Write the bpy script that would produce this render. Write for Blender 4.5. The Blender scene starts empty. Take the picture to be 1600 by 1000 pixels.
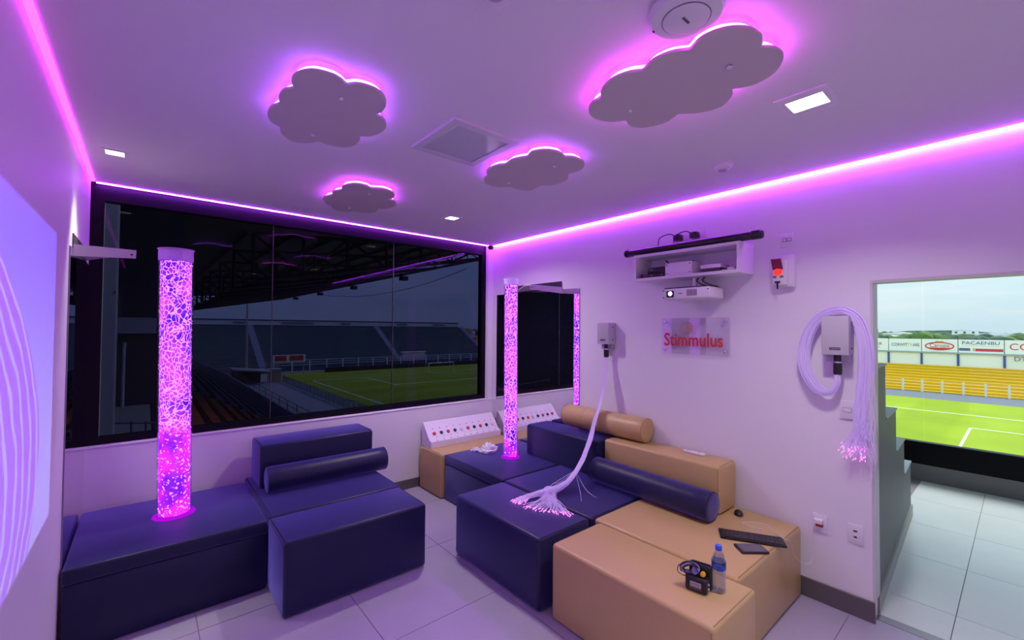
import bpy, bmesh, math, random
from mathutils import Vector, Matrix
random.seed(7)
SC = bpy.context.scene
COL = SC.collection
PI = math.pi

# ------------------------------------------------------------------ camera
CAM_H = 1.75
F_PX = 675.986
YAW, PITCH, ROLL = 0.7016, 0.0208, 0.0074
XR, YW, XL, HC = 3.372, 4.440, -0.331, 2.803      # right wall, window plane, left wall, ceiling


def cam_axes():
    f = Vector((math.sin(YAW) * math.cos(PITCH), math.cos(YAW) * math.cos(PITCH), math.sin(PITCH)))
    r = Vector((math.cos(YAW), -math.sin(YAW), 0))
    u = r.cross(f)
    return (r * math.cos(ROLL) + u * math.sin(ROLL), -r * math.sin(ROLL) + u * math.cos(ROLL), f)


CR, CU, CF = cam_axes()
cam_data = bpy.data.cameras.new('camera')
cam_data.sensor_fit = 'HORIZONTAL'
cam_data.sensor_width = 36.0
cam_data.lens = F_PX / 1600 * 36.0
cam_data.clip_start = 0.02
cam_data.clip_end = 6000
cam = bpy.data.objects.new('camera', cam_data)
cam.matrix_world = Matrix(((CR.x, CU.x, -CF.x, 0), (CR.y, CU.y, -CF.y, 0), (CR.z, CU.z, -CF.z, CAM_H), (0, 0, 0, 1)))
COL.objects.link(cam)
SC.camera = cam


def ray(px, py):
    return CF + CR * ((px - 800) / F_PX) - CU * ((py - 500) / F_PX)


def onx(px, py, x):
    d = ray(px, py)
    return Vector((0, 0, CAM_H)) + d * (x / d.x)


def onz(px, py, z):
    d = ray(px, py)
    return Vector((0, 0, CAM_H)) + d * ((z - CAM_H) / d.z)


# ------------------------------------------------------------------ sky, sun, exposure
SKY_STRENGTH = 0.97
world = bpy.data.worlds.new('sky')
SC.world = world
world.use_nodes = True
wn, wl = world.node_tree.nodes, world.node_tree.links
wn.clear()
w_out = wn.new('ShaderNodeOutputWorld')
w_bg = wn.new('ShaderNodeBackground')
w_bg.inputs['Strength'].default_value = SKY_STRENGTH
w_tc = wn.new('ShaderNodeTexCoord')
w_sep = wn.new('ShaderNodeSeparateXYZ')
wl.new(w_tc.outputs['Generated'], w_sep.inputs[0])
w_ramp = wn.new('ShaderNodeValToRGB')
w_ramp.color_ramp.elements[0].position = 0.0
w_ramp.color_ramp.elements[0].color = (0.60, 0.83, 0.93, 1)
w_ramp.color_ramp.elements[1].position = 0.45
w_ramp.color_ramp.elements[1].color = (0.36, 0.60, 0.80, 1)
wl.new(w_sep.outputs['Z'], w_ramp.inputs[0])
w_map = wn.new('ShaderNodeMapping')
w_map.inputs['Scale'].default_value = (1.6, 1.6, 9.0)
wl.new(w_tc.outputs['Generated'], w_map.inputs[0])
w_noise = wn.new('ShaderNodeTexNoise')
w_noise.inputs['Scale'].default_value = 2.2
w_noise.inputs['Detail'].default_value = 6
wl.new(w_map.outputs[0], w_noise.inputs['Vector'])
w_cr = wn.new('ShaderNodeValToRGB')
w_cr.color_ramp.elements[0].position = 0.40
w_cr.color_ramp.elements[0].color = (0, 0, 0, 1)
w_cr.color_ramp.elements[1].position = 0.72
w_cr.color_ramp.elements[1].color = (1, 1, 1, 1)
wl.new(w_noise.outputs['Fac'], w_cr.inputs[0])
w_mix = wn.new('ShaderNodeMixRGB')
w_mix.inputs['Color2'].default_value = (0.80, 0.91, 0.97, 1)
wl.new(w_cr.outputs[0], w_mix.inputs['Fac'])
wl.new(w_ramp.outputs[0], w_mix.inputs['Color1'])
w_cl = wn.new('ShaderNodeMath'); w_cl.operation = 'MAXIMUM'; w_cl.inputs[1].default_value = 0.0
wl.new(w_sep.outputs['Z'], w_cl.inputs[0])
w_cie = wn.new('ShaderNodeMath'); w_cie.operation = 'MULTIPLY_ADD'      # overcast sky: brighter towards the zenith
w_cie.inputs[1].default_value = 2.0; w_cie.inputs[2].default_value = 1.0
wl.new(w_cl.outputs[0], w_cie.inputs[0])
w_mul = wn.new('ShaderNodeVectorMath'); w_mul.operation = 'SCALE'
wl.new(w_mix.outputs[0], w_mul.inputs[0]); wl.new(w_cie.outputs[0], w_mul.inputs['Scale'])
wl.new(w_mul.outputs[0], w_bg.inputs['Color'])
wl.new(w_bg.outputs[0], w_out.inputs[0])

SUN_STRENGTH = 3.0
sun_data = bpy.data.lights.new('sun', 'SUN')
sun_data.energy = SUN_STRENGTH
sun_data.angle = 0.55
sun_data.color = (1.0, 0.97, 0.90)
sun = bpy.data.objects.new('sun', sun_data)
sun.rotation_euler = Vector((-0.50, 0.22, -0.83)).to_track_quat('-Z', 'Y').to_euler()
sun.location = (0, 0, 60)
COL.objects.link(sun)

SC.view_settings.view_transform = 'Standard'
SC.view_settings.look = 'None'
SC.view_settings.exposure = 0.0
SC.view_settings.gamma = 1.0
SC.view_settings.use_curve_mapping = False

# light levels of the lamps
DOWNLIGHT_W = 12.0
STRIP_L = 102.0
CLOUD_L = 17.0
TUBE_L = 2.3
PROJECTOR_W = 420.0

# ------------------------------------------------------------------ materials
MATS = {}


def new_mat(name):
    m = bpy.data.materials.new(name)
    m.use_nodes = True
    m.node_tree.nodes.clear()
    out = m.node_tree.nodes.new('ShaderNodeOutputMaterial')
    return m, m.node_tree.nodes, m.node_tree.links, out


def pbr(name, color, rough=0.5, metal=0.0, spec=0.5, noise=0.0, nscale=8.0, bump=0.0, bscale=120.0, color2=None,
        coat=0.0, coat_rough=0.03, alpha=None, trans=0.0, sheen=0.0, sheen_tint=(1, 1, 1)):
    if name in MATS:
        return MATS[name]
    m, n, l, out = new_mat(name)
    b = n.new('ShaderNodeBsdfPrincipled')
    b.inputs['Base Color'].default_value = (*color, 1)
    b.inputs['Roughness'].default_value = rough
    b.inputs['Metallic'].default_value = metal
    b.inputs['Specular IOR Level'].default_value = spec
    b.inputs['Coat Weight'].default_value = coat
    b.inputs['Coat Roughness'].default_value = coat_rough
    b.inputs['Transmission Weight'].default_value = trans
    b.inputs['Sheen Weight'].default_value = sheen
    b.inputs['Sheen Roughness'].default_value = 0.45
    b.inputs['Sheen Tint'].default_value = (*sheen_tint, 1)
    tc = n.new('ShaderNodeTexCoord')
    if noise > 0 or color2:
        t = n.new('ShaderNodeTexNoise')
        t.inputs['Scale'].default_value = nscale
        t.inputs['Detail'].default_value = 5
        l.new(tc.outputs['Object'], t.inputs['Vector'])
        mx = n.new('ShaderNodeMixRGB')
        c2 = color2 if color2 else tuple(max(0, c * (1 - noise)) for c in color)
        mx.inputs['Color1'].default_value = (*color, 1)
        mx.inputs['Color2'].default_value = (*c2, 1)
        l.new(t.outputs['Fac'], mx.inputs['Fac'])
        l.new(mx.outputs[0], b.inputs['Base Color'])
    if bump > 0:
        t2 = n.new('ShaderNodeTexNoise')
        t2.inputs['Scale'].default_value = bscale
        t2.inputs['Detail'].default_value = 3
        l.new(tc.outputs['Object'], t2.inputs['Vector'])
        bp = n.new('ShaderNodeBump')
        bp.inputs['Strength'].default_value = bump
        bp.inputs['Distance'].default_value = 0.004
        l.new(t2.outputs['Fac'], bp.inputs['Height'])
        l.new(bp.outputs[0], b.inputs['Normal'])
    l.new(b.outputs[0], out.inputs[0])
    MATS[name] = m
    return m


def emit(name, color, strength):
    if name in MATS:
        return MATS[name]
    m, n, l, out = new_mat(name)
    e = n.new('ShaderNodeEmission')
    e.inputs['Color'].default_value = (*color, 1)
    e.inputs['Strength'].default_value = strength
    l.new(e.outputs[0], out.inputs[0])
    MATS[name] = m
    return m


def glass(name, tint, refl=0.05, rough=0.0, power=5.0, edge=0.9):
    """thin pane: tinted straight-through transmission plus a Schlick-like reflection"""
    if name in MATS:
        return MATS[name]
    m, n, l, out = new_mat(name)
    tr = n.new('ShaderNodeBsdfTransparent')
    tr.inputs['Color'].default_value = (*tint, 1)
    gl = n.new('ShaderNodeBsdfGlossy')
    gl.inputs['Roughness'].default_value = rough
    gl.inputs['Color'].default_value = (1, 1, 1, 1)
    lw = n.new('ShaderNodeLayerWeight')
    lw.inputs['Blend'].default_value = 0.5
    pw = n.new('ShaderNodeMath'); pw.operation = 'POWER'
    pw.inputs[1].default_value = power
    l.new(lw.outputs['Facing'], pw.inputs[0])
    ma = n.new('ShaderNodeMath'); ma.operation = 'MULTIPLY_ADD'
    ma.inputs[1].default_value = edge
    ma.inputs[2].default_value = refl
    l.new(pw.outputs[0], ma.inputs[0])
    mx = n.new('ShaderNodeMixShader')
    l.new(ma.outputs[0], mx.inputs[0])
    l.new(tr.outputs[0], mx.inputs[1])
    l.new(gl.outputs[0], mx.inputs[2])
    l.new(mx.outputs[0], out.inputs[0])
    MATS[name] = m
    return m


WALL = pbr('wall_paint', (0.78, 0.76, 0.78), 0.55, bump=0.05, bscale=60)
CEIL = pbr('ceiling_paint', (0.74, 0.72, 0.74), 0.7)
WHITE = pbr('white_lacquer', (0.78, 0.76, 0.78), 0.35)
WPLAST = pbr('white_plastic', (0.74, 0.72, 0.74), 0.4)
GPLAST = pbr('grey_plastic', (0.42, 0.41, 0.44), 0.45)
BLACK = pbr('black_plastic', (0.012, 0.012, 0.014), 0.35)
BLACKM = pbr('black_frame_metal', (0.0035, 0.003, 0.006), 0.45, spec=0.12)
CHROME = pbr('brushed_steel', (0.75, 0.75, 0.77), 0.25, metal=1.0)
MIRROR = pbr('mirror_silver', (0.86, 0.86, 0.88), 0.015, metal=1.0)
NAVY = pbr('navy_vinyl', (0.007, 0.010, 0.042), 0.40, spec=0.32, sheen=0.9, sheen_tint=(0.35, 0.36, 1.0), noise=0.25, nscale=5, bump=0.12, bscale=260)
NAVYS = pbr('navy_seam', (0.008, 0.009, 0.030), 0.45)
BEIGE = pbr('beige_vinyl', (0.55, 0.395, 0.15), 0.38, noise=0.10, nscale=4, bump=0.12, bscale=260)
BEIGES = pbr('beige_seam', (0.33, 0.24, 0.085), 0.5)
TILE = pbr('floor_porcelain', (0.44, 0.41, 0.51), 0.34, noise=0.18, nscale=3.0, bump=0.05, bscale=40)
GROUT = pbr('floor_grout', (0.24, 0.22, 0.25), 0.8)
SKIRT = pbr('baseboard_porcelain', (0.13, 0.115, 0.12), 0.4, noise=0.15, nscale=4)
TILE2 = pbr('side_room_porcelain', (0.80, 0.81, 0.81), 0.25, noise=0.35, nscale=2.2, color2=(0.66, 0.68, 0.69))
STEPM = pbr('stepped_wall_grey', (0.15, 0.16, 0.165), 0.55, noise=0.2, nscale=3)
STEPT = pbr('tread_grey', (0.35, 0.40, 0.44), 0.5)
CLOUDM = pbr('cloud_board_mdf', (0.56, 0.50, 0.49), 0.6)
REDB = pbr('red_button', (0.62, 0.05, 0.05), 0.35)
DARKB = pbr('black_button', (0.02, 0.02, 0.035), 0.35)
WHITEB = pbr('white_button', (0.75, 0.68, 0.72), 0.35)
TINT = glass('tinted_pane', (0.200, 0.205, 0.315), 0.005, edge=0.28)
CLEAR = glass('clear_pane', (0.96, 0.98, 0.97), 0.02)
ACRYL = glass('acrylic_wall', (0.96, 0.95, 0.98), 0.03, power=2.5, edge=0.55)
PLATE = glass('acrylic_sign_plate', (0.93, 0.92, 0.95), 0.07)
PET = glass('clear_plastic_bottle', (0.80, 0.84, 0.92), 0.06, power=2.0, edge=0.6)

# ------------------------------------------------------------------ mesh helpers


def BM():
    return bmesh.new()


def box(bm, x0, x1, y0, y1, z0, z1):
    vs = [bm.verts.new(p) for p in ((x0, y0, z0), (x1, y0, z0), (x1, y1, z0), (x0, y1, z0),
                                    (x0, y0, z1), (x1, y0, z1), (x1, y1, z1), (x0, y1, z1))]
    for f in ((0, 3, 2, 1), (4, 5, 6, 7), (0, 1, 5, 4), (1, 2, 6, 5), (2, 3, 7, 6), (3, 0, 4, 7)):
        bm.faces.new([vs[i] for i in f])
    return bm


def rbox(x0, x1, y0, y1, z0, z1, r=0.02, seg=3):
    bm = box(BM(), x0, x1, y0, y1, z0, z1)
    bmesh.ops.bevel(bm, geom=list(bm.edges), offset=r, segments=seg, profile=0.5, affect='EDGES')
    return bm


def basis(d):
    d = Vector(d).normalized()
    a = Vector((0, 0, 1)) if abs(d.z) < 0.9 else Vector((1, 0, 0))
    u = d.cross(a).normalized()
    return u, d.cross(u).normalized()


def tube(bm, pts, r, seg=8, cap=True, closed=False):
    pts = [Vector(p) for p in pts]
    n = len(pts)
    rad = r if isinstance(r, (list, tuple)) else [r] * n
    rings = []
    u = None
    for i, p in enumerate(pts):
        if closed:
            d = pts[(i + 1) % n] - pts[i - 1]
        else:
            d = pts[min(i + 1, n - 1)] - pts[max(i - 1, 0)]
        d.normalize()
        if u is None:
            u, v = basis(d)
        else:
            u = (u - d * u.dot(d))
            if u.length < 1e-5:
                u, v = basis(d)
            u.normalize()
            v = d.cross(u)
        rings.append([bm.verts.new(p + (u * math.cos(2 * PI * k / seg) + v * math.sin(2 * PI * k / seg)) * rad[i]) for k in range(seg)])
    m = n if closed else n - 1
    for i in range(m):
        a, b = rings[i], rings[(i + 1) % n]
        for k in range(seg):
            bm.faces.new((a[k], a[(k + 1) % seg], b[(k + 1) % seg], b[k]))
    if cap and not closed:
        bm.faces.new(rings[0][::-1])
        bm.faces.new(rings[-1])
    return bm


def lathe(bm, prof, c=(0, 0, 0), seg=32, axis=(0, 0, 1), cap=True):
    """prof: list of (radius, height) along axis from c"""
    ax = Vector(axis).normalized()
    u, v = basis(ax)
    c = Vector(c)
    rings = []
    for r, h in prof:
        rings.append([bm.verts.new(c + ax * h + (u * math.cos(2 * PI * k / seg) + v * math.sin(2 * PI * k / seg)) * max(r, 1e-5)) for k in range(seg)])
    for a, b in zip(rings, rings[1:]):
        for k in range(seg):
            bm.faces.new((a[k], a[(k + 1) % seg], b[(k + 1) % seg], b[k]))
    if cap:
        bm.faces.new(rings[0][::-1])
        bm.faces.new(rings[-1])
    return bm


def prism(bm, poly, d):
    """extrude a planar polygon (3D points) by vector d"""
    d = Vector(d)
    a = [bm.verts.new(Vector(p)) for p in poly]
    b = [bm.verts.new(Vector(p) + d) for p in poly]
    bm.faces.new(a[::-1])
    bm.faces.new(b)
    n = len(a)
    for i in range(n):
        bm.faces.new((a[i], a[(i + 1) % n], b[(i + 1) % n], b[i]))
    return bm


def blob(bm, c, r, sub=1, scale=(1, 1, 1)):
    bmesh.ops.create_icosphere(bm, subdivisions=sub, radius=r, matrix=Matrix.Translation(Vector(c)) @ Matrix.Diagonal((*scale, 1)))
    return bm


def obj(name, bm, mat, parent=None, smooth=False, kind=None, label=None):
    bmesh.ops.recalc_face_normals(bm, faces=bm.faces)
    me = bpy.data.meshes.new(name)
    bm.to_mesh(me)
    bm.free()
    me.materials.append(mat)
    if smooth:
        me.polygons.foreach_set('use_smooth', [True] * len(me.polygons))
        me.set_sharp_from_angle(angle=math.radians(38))
    o = bpy.data.objects.new(name, me)
    COL.objects.link(o)
    if parent:
        adopt(o, parent)
    if kind:
        o['kind'] = kind
    if label:
        o['label'] = label
    return o


BASE = {}


def adopt(o, parent):
    o.parent = parent
    o.matrix_parent_inverse = BASE.get(parent.name, Matrix.Identity(4)).inverted()


def thing(name, label, cat, loc, group=None):
    o = bpy.data.objects.new(name, None)
    o.empty_display_size = 0.05
    o.location = loc
    COL.objects.link(o)
    BASE[o.name] = Matrix.Translation(Vector(loc))
    o['label'] = label
    o['category'] = cat
    if group:
        o['group'] = group
    return o


def tag(o, label, cat, group=None):
    o['label'] = label
    o['category'] = cat
    if group:
        o['group'] = group
    return o


def struct(name, bm, mat, parent=None):
    o = obj(name, bm, mat, parent)
    if parent is None:
        o['kind'] = 'structure'
    return o


def text_obj(name, s, size, mat, origin, right, up, parent=None, extr=0.001, align='CENTER', xscale=1.0, label=None, bold=0.0):
    cu = bpy.data.curves.new(name, 'FONT')
    cu.body = s
    cu.size = size
    cu.extrude = extr
    cu.offset = bold
    cu.align_x = align
    cu.align_y = 'CENTER'
    cu.resolution_u = 3
    tmp = bpy.data.objects.new(name + '_tmp', cu)
    COL.objects.link(tmp)
    me = bpy.data.meshes.new_from_object(tmp)
    bpy.data.objects.remove(tmp)
    bpy.data.curves.remove(cu)
    r, u = Vector(right).normalized() * xscale, Vector(up).normalized()
    nrm = r.cross(u).normalized()
    M = Matrix(((r.x, u.x, nrm.x, origin[0]), (r.y, u.y, nrm.y, origin[1]), (r.z, u.z, nrm.z, origin[2]), (0, 0, 0, 1)))
    me.transform(M)
    me.materials.clear()
    me.materials.append(mat)
    o = bpy.data.objects.new(name, me)
    COL.objects.link(o)
    if parent:
        adopt(o, parent)
    if label:
        o['label'] = label
    return o


def catmull(pts, n=6):
    pts = [Vector(p) for p in pts]
    out = []
    for i in range(len(pts) - 1):
        p0 = pts[i - 1] if i > 0 else pts[i] * 2 - pts[i + 1]
        p1, p2 = pts[i], pts[i + 1]
        p3 = pts[i + 2] if i + 2 < len(pts) else pts[i + 1] * 2 - pts[i]
        for k in range(n):
            t = k / n
            out.append(0.5 * ((2 * p1) + (p2 - p0) * t + (2 * p0 - 5 * p1 + 4 * p2 - p3) * t * t + (3 * p1 - p0 - 3 * p2 + p3) * t ** 3))
    out.append(pts[-1])
    return out


# ================================================================== THE ROOM SHELL
YB = -1.7            # wall behind the camera
OPEN_Y = 0.605       # near-window edge of the opening in the right wall
OPEN_Y0 = -1.1
OPEN_Z = 2.062
WT = 0.13            # wall thickness
SLOT = 0.032         # shadow gap round the ceiling

# floor: grout bed with single tiles
fl = struct('floor', box(BM(), XL, XR + WT, YB, YW, -0.12, -0.004), GROUT)
T = 0.79
tile_mesh = None


def add_tiles(parent, xs, ys, mat, z=0.0, gap=0.0022):
    cache = {}
    for a, b in zip(xs, xs[1:]):
        for c, d in zip(ys, ys[1:]):
            w, h_ = round(b - a, 3), round(d - c, 3)
            if (w, h_) not in cache:
                bm = box(BM(), -w / 2 + gap, w / 2 - gap, -h_ / 2 + gap, h_ / 2 - gap, -0.004, 0)
                bmesh.ops.recalc_face_normals(bm, faces=bm.faces)
                me = bpy.data.meshes.new('tile')
                bm.to_mesh(me); bm.free()
                me.materials.append(mat)
                cache[(w, h_)] = me
            o = bpy.data.objects.new('tile', cache[(w, h_)])
            COL.objects.link(o)
            o.location = ((a + b) / 2, (c + d) / 2, z)
            o.parent = parent


xs = [XL] + [0.262 + T * k for k in range(0, 4)] + [XR + 0.055]
ys = [YB] + [-0.87 + T * k for k in range(0, 7)] + [4.36]
ys = [YB] + sorted(v for v in (3.085 - T * k for k in range(-1, 7)) if YB < v < 4.3) + [4.36]
add_tiles(fl, xs, ys, TILE)

struct('ceiling', box(BM(), XL + SLOT, XR - SLOT, YB, YW - 0.055 - SLOT + 0.02, HC, HC + 0.012), CEIL)
struct('ceiling_slab', box(BM(), XL - 0.1, XR + WT, YB - 0.1, YW + 0.2, HC + 0.11, HC + 0.2), pbr('slab_paint', (0.5, 0.49, 0.5), 0.8))
struct('wall_left', box(BM(), XL - WT, XL, YB, YW + 0.1, -0.1, HC + 0.11), WALL)
struct('wall_front', box(BM(), XL - WT, XR + WT, YB - WT, YB, -0.1, HC + 0.11), WALL)
SILL = 0.862
struct('wall_back', box(BM(), XL, XR, 4.365, YW + 0.12, -0.1, SILL), WALL)
# right wall with the opening to the side room
bm = BM()
box(bm, XR, XR + WT, OPEN_Y, YW + 0.1, -0.1, HC + 0.11)
box(bm, XR, XR + WT, YB, OPEN_Y0, -0.1, HC + 0.11)
box(bm, XR, XR + WT, OPEN_Y0, OPEN_Y, OPEN_Z, HC + 0.11)
struct('wall_right', bm, WALL)
struct('trim_1', box(BM(), 3.295, XR, 4.372, YW + 0.12, SILL - 0.3, HC + 0.11), WALL)      # pilaster at the corner
# aluminium edge on the opening
ALU = pbr('opening_edge', (0.62, 0.61, 0.60), 0.4)
bm = BM()
box(bm, XR + 0.003, XR + WT + 0.004, OPEN_Y - 0.012, OPEN_Y, 0.125, OPEN_Z)
box(bm, XR + 0.003, XR + WT + 0.004, OPEN_Y0, OPEN_Y - 0.012, OPEN_Z - 0.014, OPEN_Z)
struct('trim_2', bm, ALU)
# baseboards
bm = rbox(XR - 0.013, XR - 0.0005, OPEN_Y - 0.013, 4.36, 0.0, 0.125, 0.003, 1)
struct('baseboard_right', bm, SKIRT)
struct('baseboard_back', rbox(XL + 0.001, 3.29, 4.351, 4.3645, 0.0, 0.10, 0.003, 1), SKIRT)
struct('baseboard_left', rbox(XL + 0.0005, XL + 0.013, YB, 3.2, 0.0, 0.10, 0.003, 1), SKIRT)
# sill ledge
struct('trim_3', rbox(XL, 3.295, 4.358, YW + 0.02, SILL, SILL + 0.010, 0.003, 1), WHITE)

# window 1: black frame and tinted panes
FR = 0.055
win = bpy.data.objects.new('window_1', None)
win.location = (1.5, YW, SILL)
COL.objects.link(win)
BASE['window_1'] = Matrix.Translation((1.5, YW, SILL))
win['kind'] = 'structure'
WTOP = HC - 0.012
bm = BM()
box(bm, XL, 3.295, YW - 0.02, YW + 0.06, SILL + 0.01, SILL + 0.062)
box(bm, XL, 3.295, YW - 0.02, YW + 0.06, WTOP - 0.105, WTOP + 0.135)
box(bm, XL, XL + 0.075, YW - 0.02, YW + 0.06, SILL + 0.062, WTOP - 0.105)
box(bm, 3.295 - 0.062, 3.295, YW - 0.02, YW + 0.06, SILL + 0.062, WTOP - 0.105)
obj('window_frame', bm, BLACKM, win)
joints = [XL + 0.075, 0.878, 2.055, 3.295 - 0.062]
for a, b in zip(joints, joints[1:]):
    obj('pane', box(BM(), a + 0.003, b - 0.003, YW + 0.012, YW + 0.022, SILL + 0.06, WTOP - 0.10), TINT, win)
for j in joints[1:3]:
    obj('joint_seal', box(BM(), j - 0.0028, j + 0.0028, YW + 0.006, YW + 0.022, SILL + 0.062, WTOP - 0.105), pbr('silicone_seal', (0.05, 0.05, 0.06), 0.3), win)

# ================================================================== SIDE ROOM
SX = 7.02            # outer glazing of the side room
sf = struct('floor_side', box(BM(), XR + WT - 0.005, SX + 0.1, -2.4, 4.4, -0.12, -0.004), GROUT)
add_tiles(sf, [XR + WT, 3.85, 4.64, 5.43, 6.22, SX - 0.02], [-2.05, -1.26, -0.47, 0.29, 0.80], TILE2)
struct('trim_4', box(BM(), XR + 0.055, XR + WT, OPEN_Y0, OPEN_Y - 0.013, -0.004, 0.002), pbr('threshold_strip', (0.30, 0.30, 0.32), 0.3))
struct('ceiling_side', box(BM(), XR + WT, SX + 0.1, -2.4, 4.4, HC, HC + 0.1), CEIL)
struct('wall_side_front', box(BM(), XR + WT, SX + 0.1, -2.5, -2.4, -0.1, HC + 0.1), WALL)
struct('wall_side_back', box(BM(), XR + WT, SX + 0.1, 4.4, 4.5, -0.1, HC + 0.1), WALL)
# stepped wall (side of the seating steps), slightly skew to the room
SK = 0.051


def stepy(x):
    return 0.618 + SK * (x - 3.678)


def stepped(bm, prof, depth):
    poly = [(x, stepy(x), z) for x, z in prof]
    return prism(bm, poly, (0, depth, 0))


PROF = [(3.505, 0.0), (5.62, 0.0), (5.62, 0.50), (5.10, 0.50), (5.10, 0.80), (4.55, 0.80), (4.55, 1.135), (3.98, 1.135), (3.98, 1.515), (3.505, 1.515)]
sw = struct('wall_stepped', stepped(BM(), PROF, 1.6), STEPM)
for (x0, x1, z) in ((5.10, 5.64, 0.50), (4.55, 5.12, 0.80), (3.98, 4.57, 1.135), (3.505, 4.0, 1.515)):
    bm = BM()
    prism(bm, [(x0, stepy(x0) - 0.006, z), (x1, stepy(x1) - 0.006, z), (x1, stepy(x1) + 1.6, z), (x0, stepy(x0) + 1.6, z)], (0, 0, 0.012))
    obj('tread', bm, STEPT, sw)
bm = BM()
prism(bm, [(3.505, stepy(3.505) - 0.014, 0), (5.62, stepy(5.62) - 0.014, 0), (5.62, stepy(5.62), 0), (3.505, stepy(3.505), 0)], (0, 0, 0.105))
struct('baseboard_side', bm, pbr('side_baseboard', (0.33, 0.32, 0.31), 0.45))
# outer glazing
w2 = bpy.data.objects.new('window_2', None)
w2.location = (SX, 0.5, 0)
COL.objects.link(w2)
BASE['window_2'] = Matrix.Translation((SX, 0.5, 0))
w2['kind'] = 'structure'
bm = BM()
box(bm, SX, SX + 0.07, -2.4, 4.4, 0.19, 0.455)
box(bm, SX, SX + 0.07, -2.4, 4.4, HC - 0.12, HC)
obj('window_frame', bm, BLACKM, w2)
obj('kick_plate', box(BM(), SX - 0.006, SX + 0.05, -2.4, 4.4, -0.1, 0.19), pbr('kick_plate_grey', (0.17, 0.17, 0.18), 0.5), w2)
obj('frame_bead', box(BM(), SX - 0.008, SX, -2.4, 4.4, 0.445, 0.455), pbr('black_bead', (0.05, 0.05, 0.055), 0.3), w2)
for a, b in ((-2.4, -0.55), (-0.55, 0.775), (0.775, 2.6), (2.6, 4.4)):
    obj('pane', box(BM(), SX + 0.03, SX + 0.04, a + 0.004, b - 0.004, 0.45, HC - 0.1), CLEAR, w2)

# ================================================================== CEILING LAMPS
# LED strips in the shadow gap
LEDV = (0.46, 0.048, 1.0)
led_mat = emit('led_strip_violet', LEDV, STRIP_L)
led_mat_m = emit('led_strip_magenta', (0.80, 0.035, 1.0), 7.0)
ALUC = pbr('aluminium_channel', (0.6, 0.6, 0.62), 0.4)


def led(label, x0, x1, y0, y1, mat, zz=0.006):
    t = thing('led_strip', label, 'led strip', ((x0 + x1) / 2, (y0 + y1) / 2, HC - zz), 'led strips in the ceiling gap')
    obj('diffuser', box(BM(), x0, x1, y0, y1, HC - zz, HC + 0.004), mat, t)
    obj('channel', box(BM(), x0, x1, y0, y1, HC + 0.0042, HC + 0.016), ALUC, t)


led('violet light strip in ceiling gap above the wall with the sign', XR - SLOT + 0.004, XR - SLOT + 0.014, YB + 0.05, 4.34, led_mat)
led('violet light strip in ceiling gap along the stadium window', XL + SLOT, XR - SLOT - 0.004, 4.366, 4.376, led_mat)
led('magenta light strip in ceiling gap above the wall with the projection', XL + 0.004, XL + SLOT - 0.002, YB + 0.05, 4.34, led_mat_m)


def downlight(label, x, y, sx, sy, group='recessed downlights', fsx=None, fsy=None, w=DOWNLIGHT_W, spread=85):
    t = thing('downlight', label, 'downlight', (x, y, HC), group)
    fx, fy = (fsx or sx * 1.45), (fsy or sy * 1.45)
    bm = BM()
    z0, z1 = HC - 0.006, HC + 0.0005
    box(bm, x - fx / 2, x - sx / 2, y - fy / 2, y + fy / 2, z0, z1)
    box(bm, x + sx / 2, x + fx / 2, y - fy / 2, y + fy / 2, z0, z1)
    box(bm, x - sx / 2, x + sx / 2, y - fy / 2, y - sy / 2, z0, z1)
    box(bm, x - sx / 2, x + sx / 2, y + sy / 2, y + fy / 2, z0, z1)
    obj('bezel', bm, WPLAST, t)
    obj('diffuser', box(BM(), x - sx / 2, x + sx / 2, y - sy / 2, y + sy / 2, HC - 0.003, HC + 0.0003), emit('downlight_white', (1.0, 0.93, 0.82), 7.0), t)
    ld = bpy.data.lights.new('downlight_lamp', 'AREA')
    ld.shape = 'RECTANGLE'
    ld.size, ld.size_y = sx, sy
    ld.energy = w
    ld.spread = math.radians(spread)
    ld.color = (1.0, 0.93, 0.88)
    lo = bpy.data.objects.new('downlight_lamp', ld)
    lo.location = (x, y, HC - 0.008)
    COL.objects.link(lo)
    adopt(lo, t)


downlight('small square downlight near the wall with the projection', -0.165, 3.55, 0.085, 0.085, w=DOWNLIGHT_W * 0.3, spread=55)
downlight('small square downlight between two lit clouds and the stadium window', 2.20, 3.50, 0.10, 0.10, w=DOWNLIGHT_W * 1.5, spread=150)
downlight('larger rectangular downlight beside the biggest lit cloud', 2.30, 0.63, 0.125, 0.145, fsx=0.235, fsy=0.205, w=DOWNLIGHT_W * 1.0, spread=130)
downlight('added unseen square downlight over the back of the room', 0.35, -0.6, 0.12, 0.12, w=DOWNLIGHT_W * 1.0, spread=110)  # fill lamp added behind the camera to raise the room's brightness
downlight('added unseen square downlight over the opening side of the back room', 1.6, -0.9, 0.12, 0.12, w=DOWNLIGHT_W * 0.6)  # second added lamp out of view, put in for more fill light


# lit clouds
def zoom(x0, y0, s, pts):
    return [(x0 + a / s, y0 + b / s) for a, b in pts]


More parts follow.
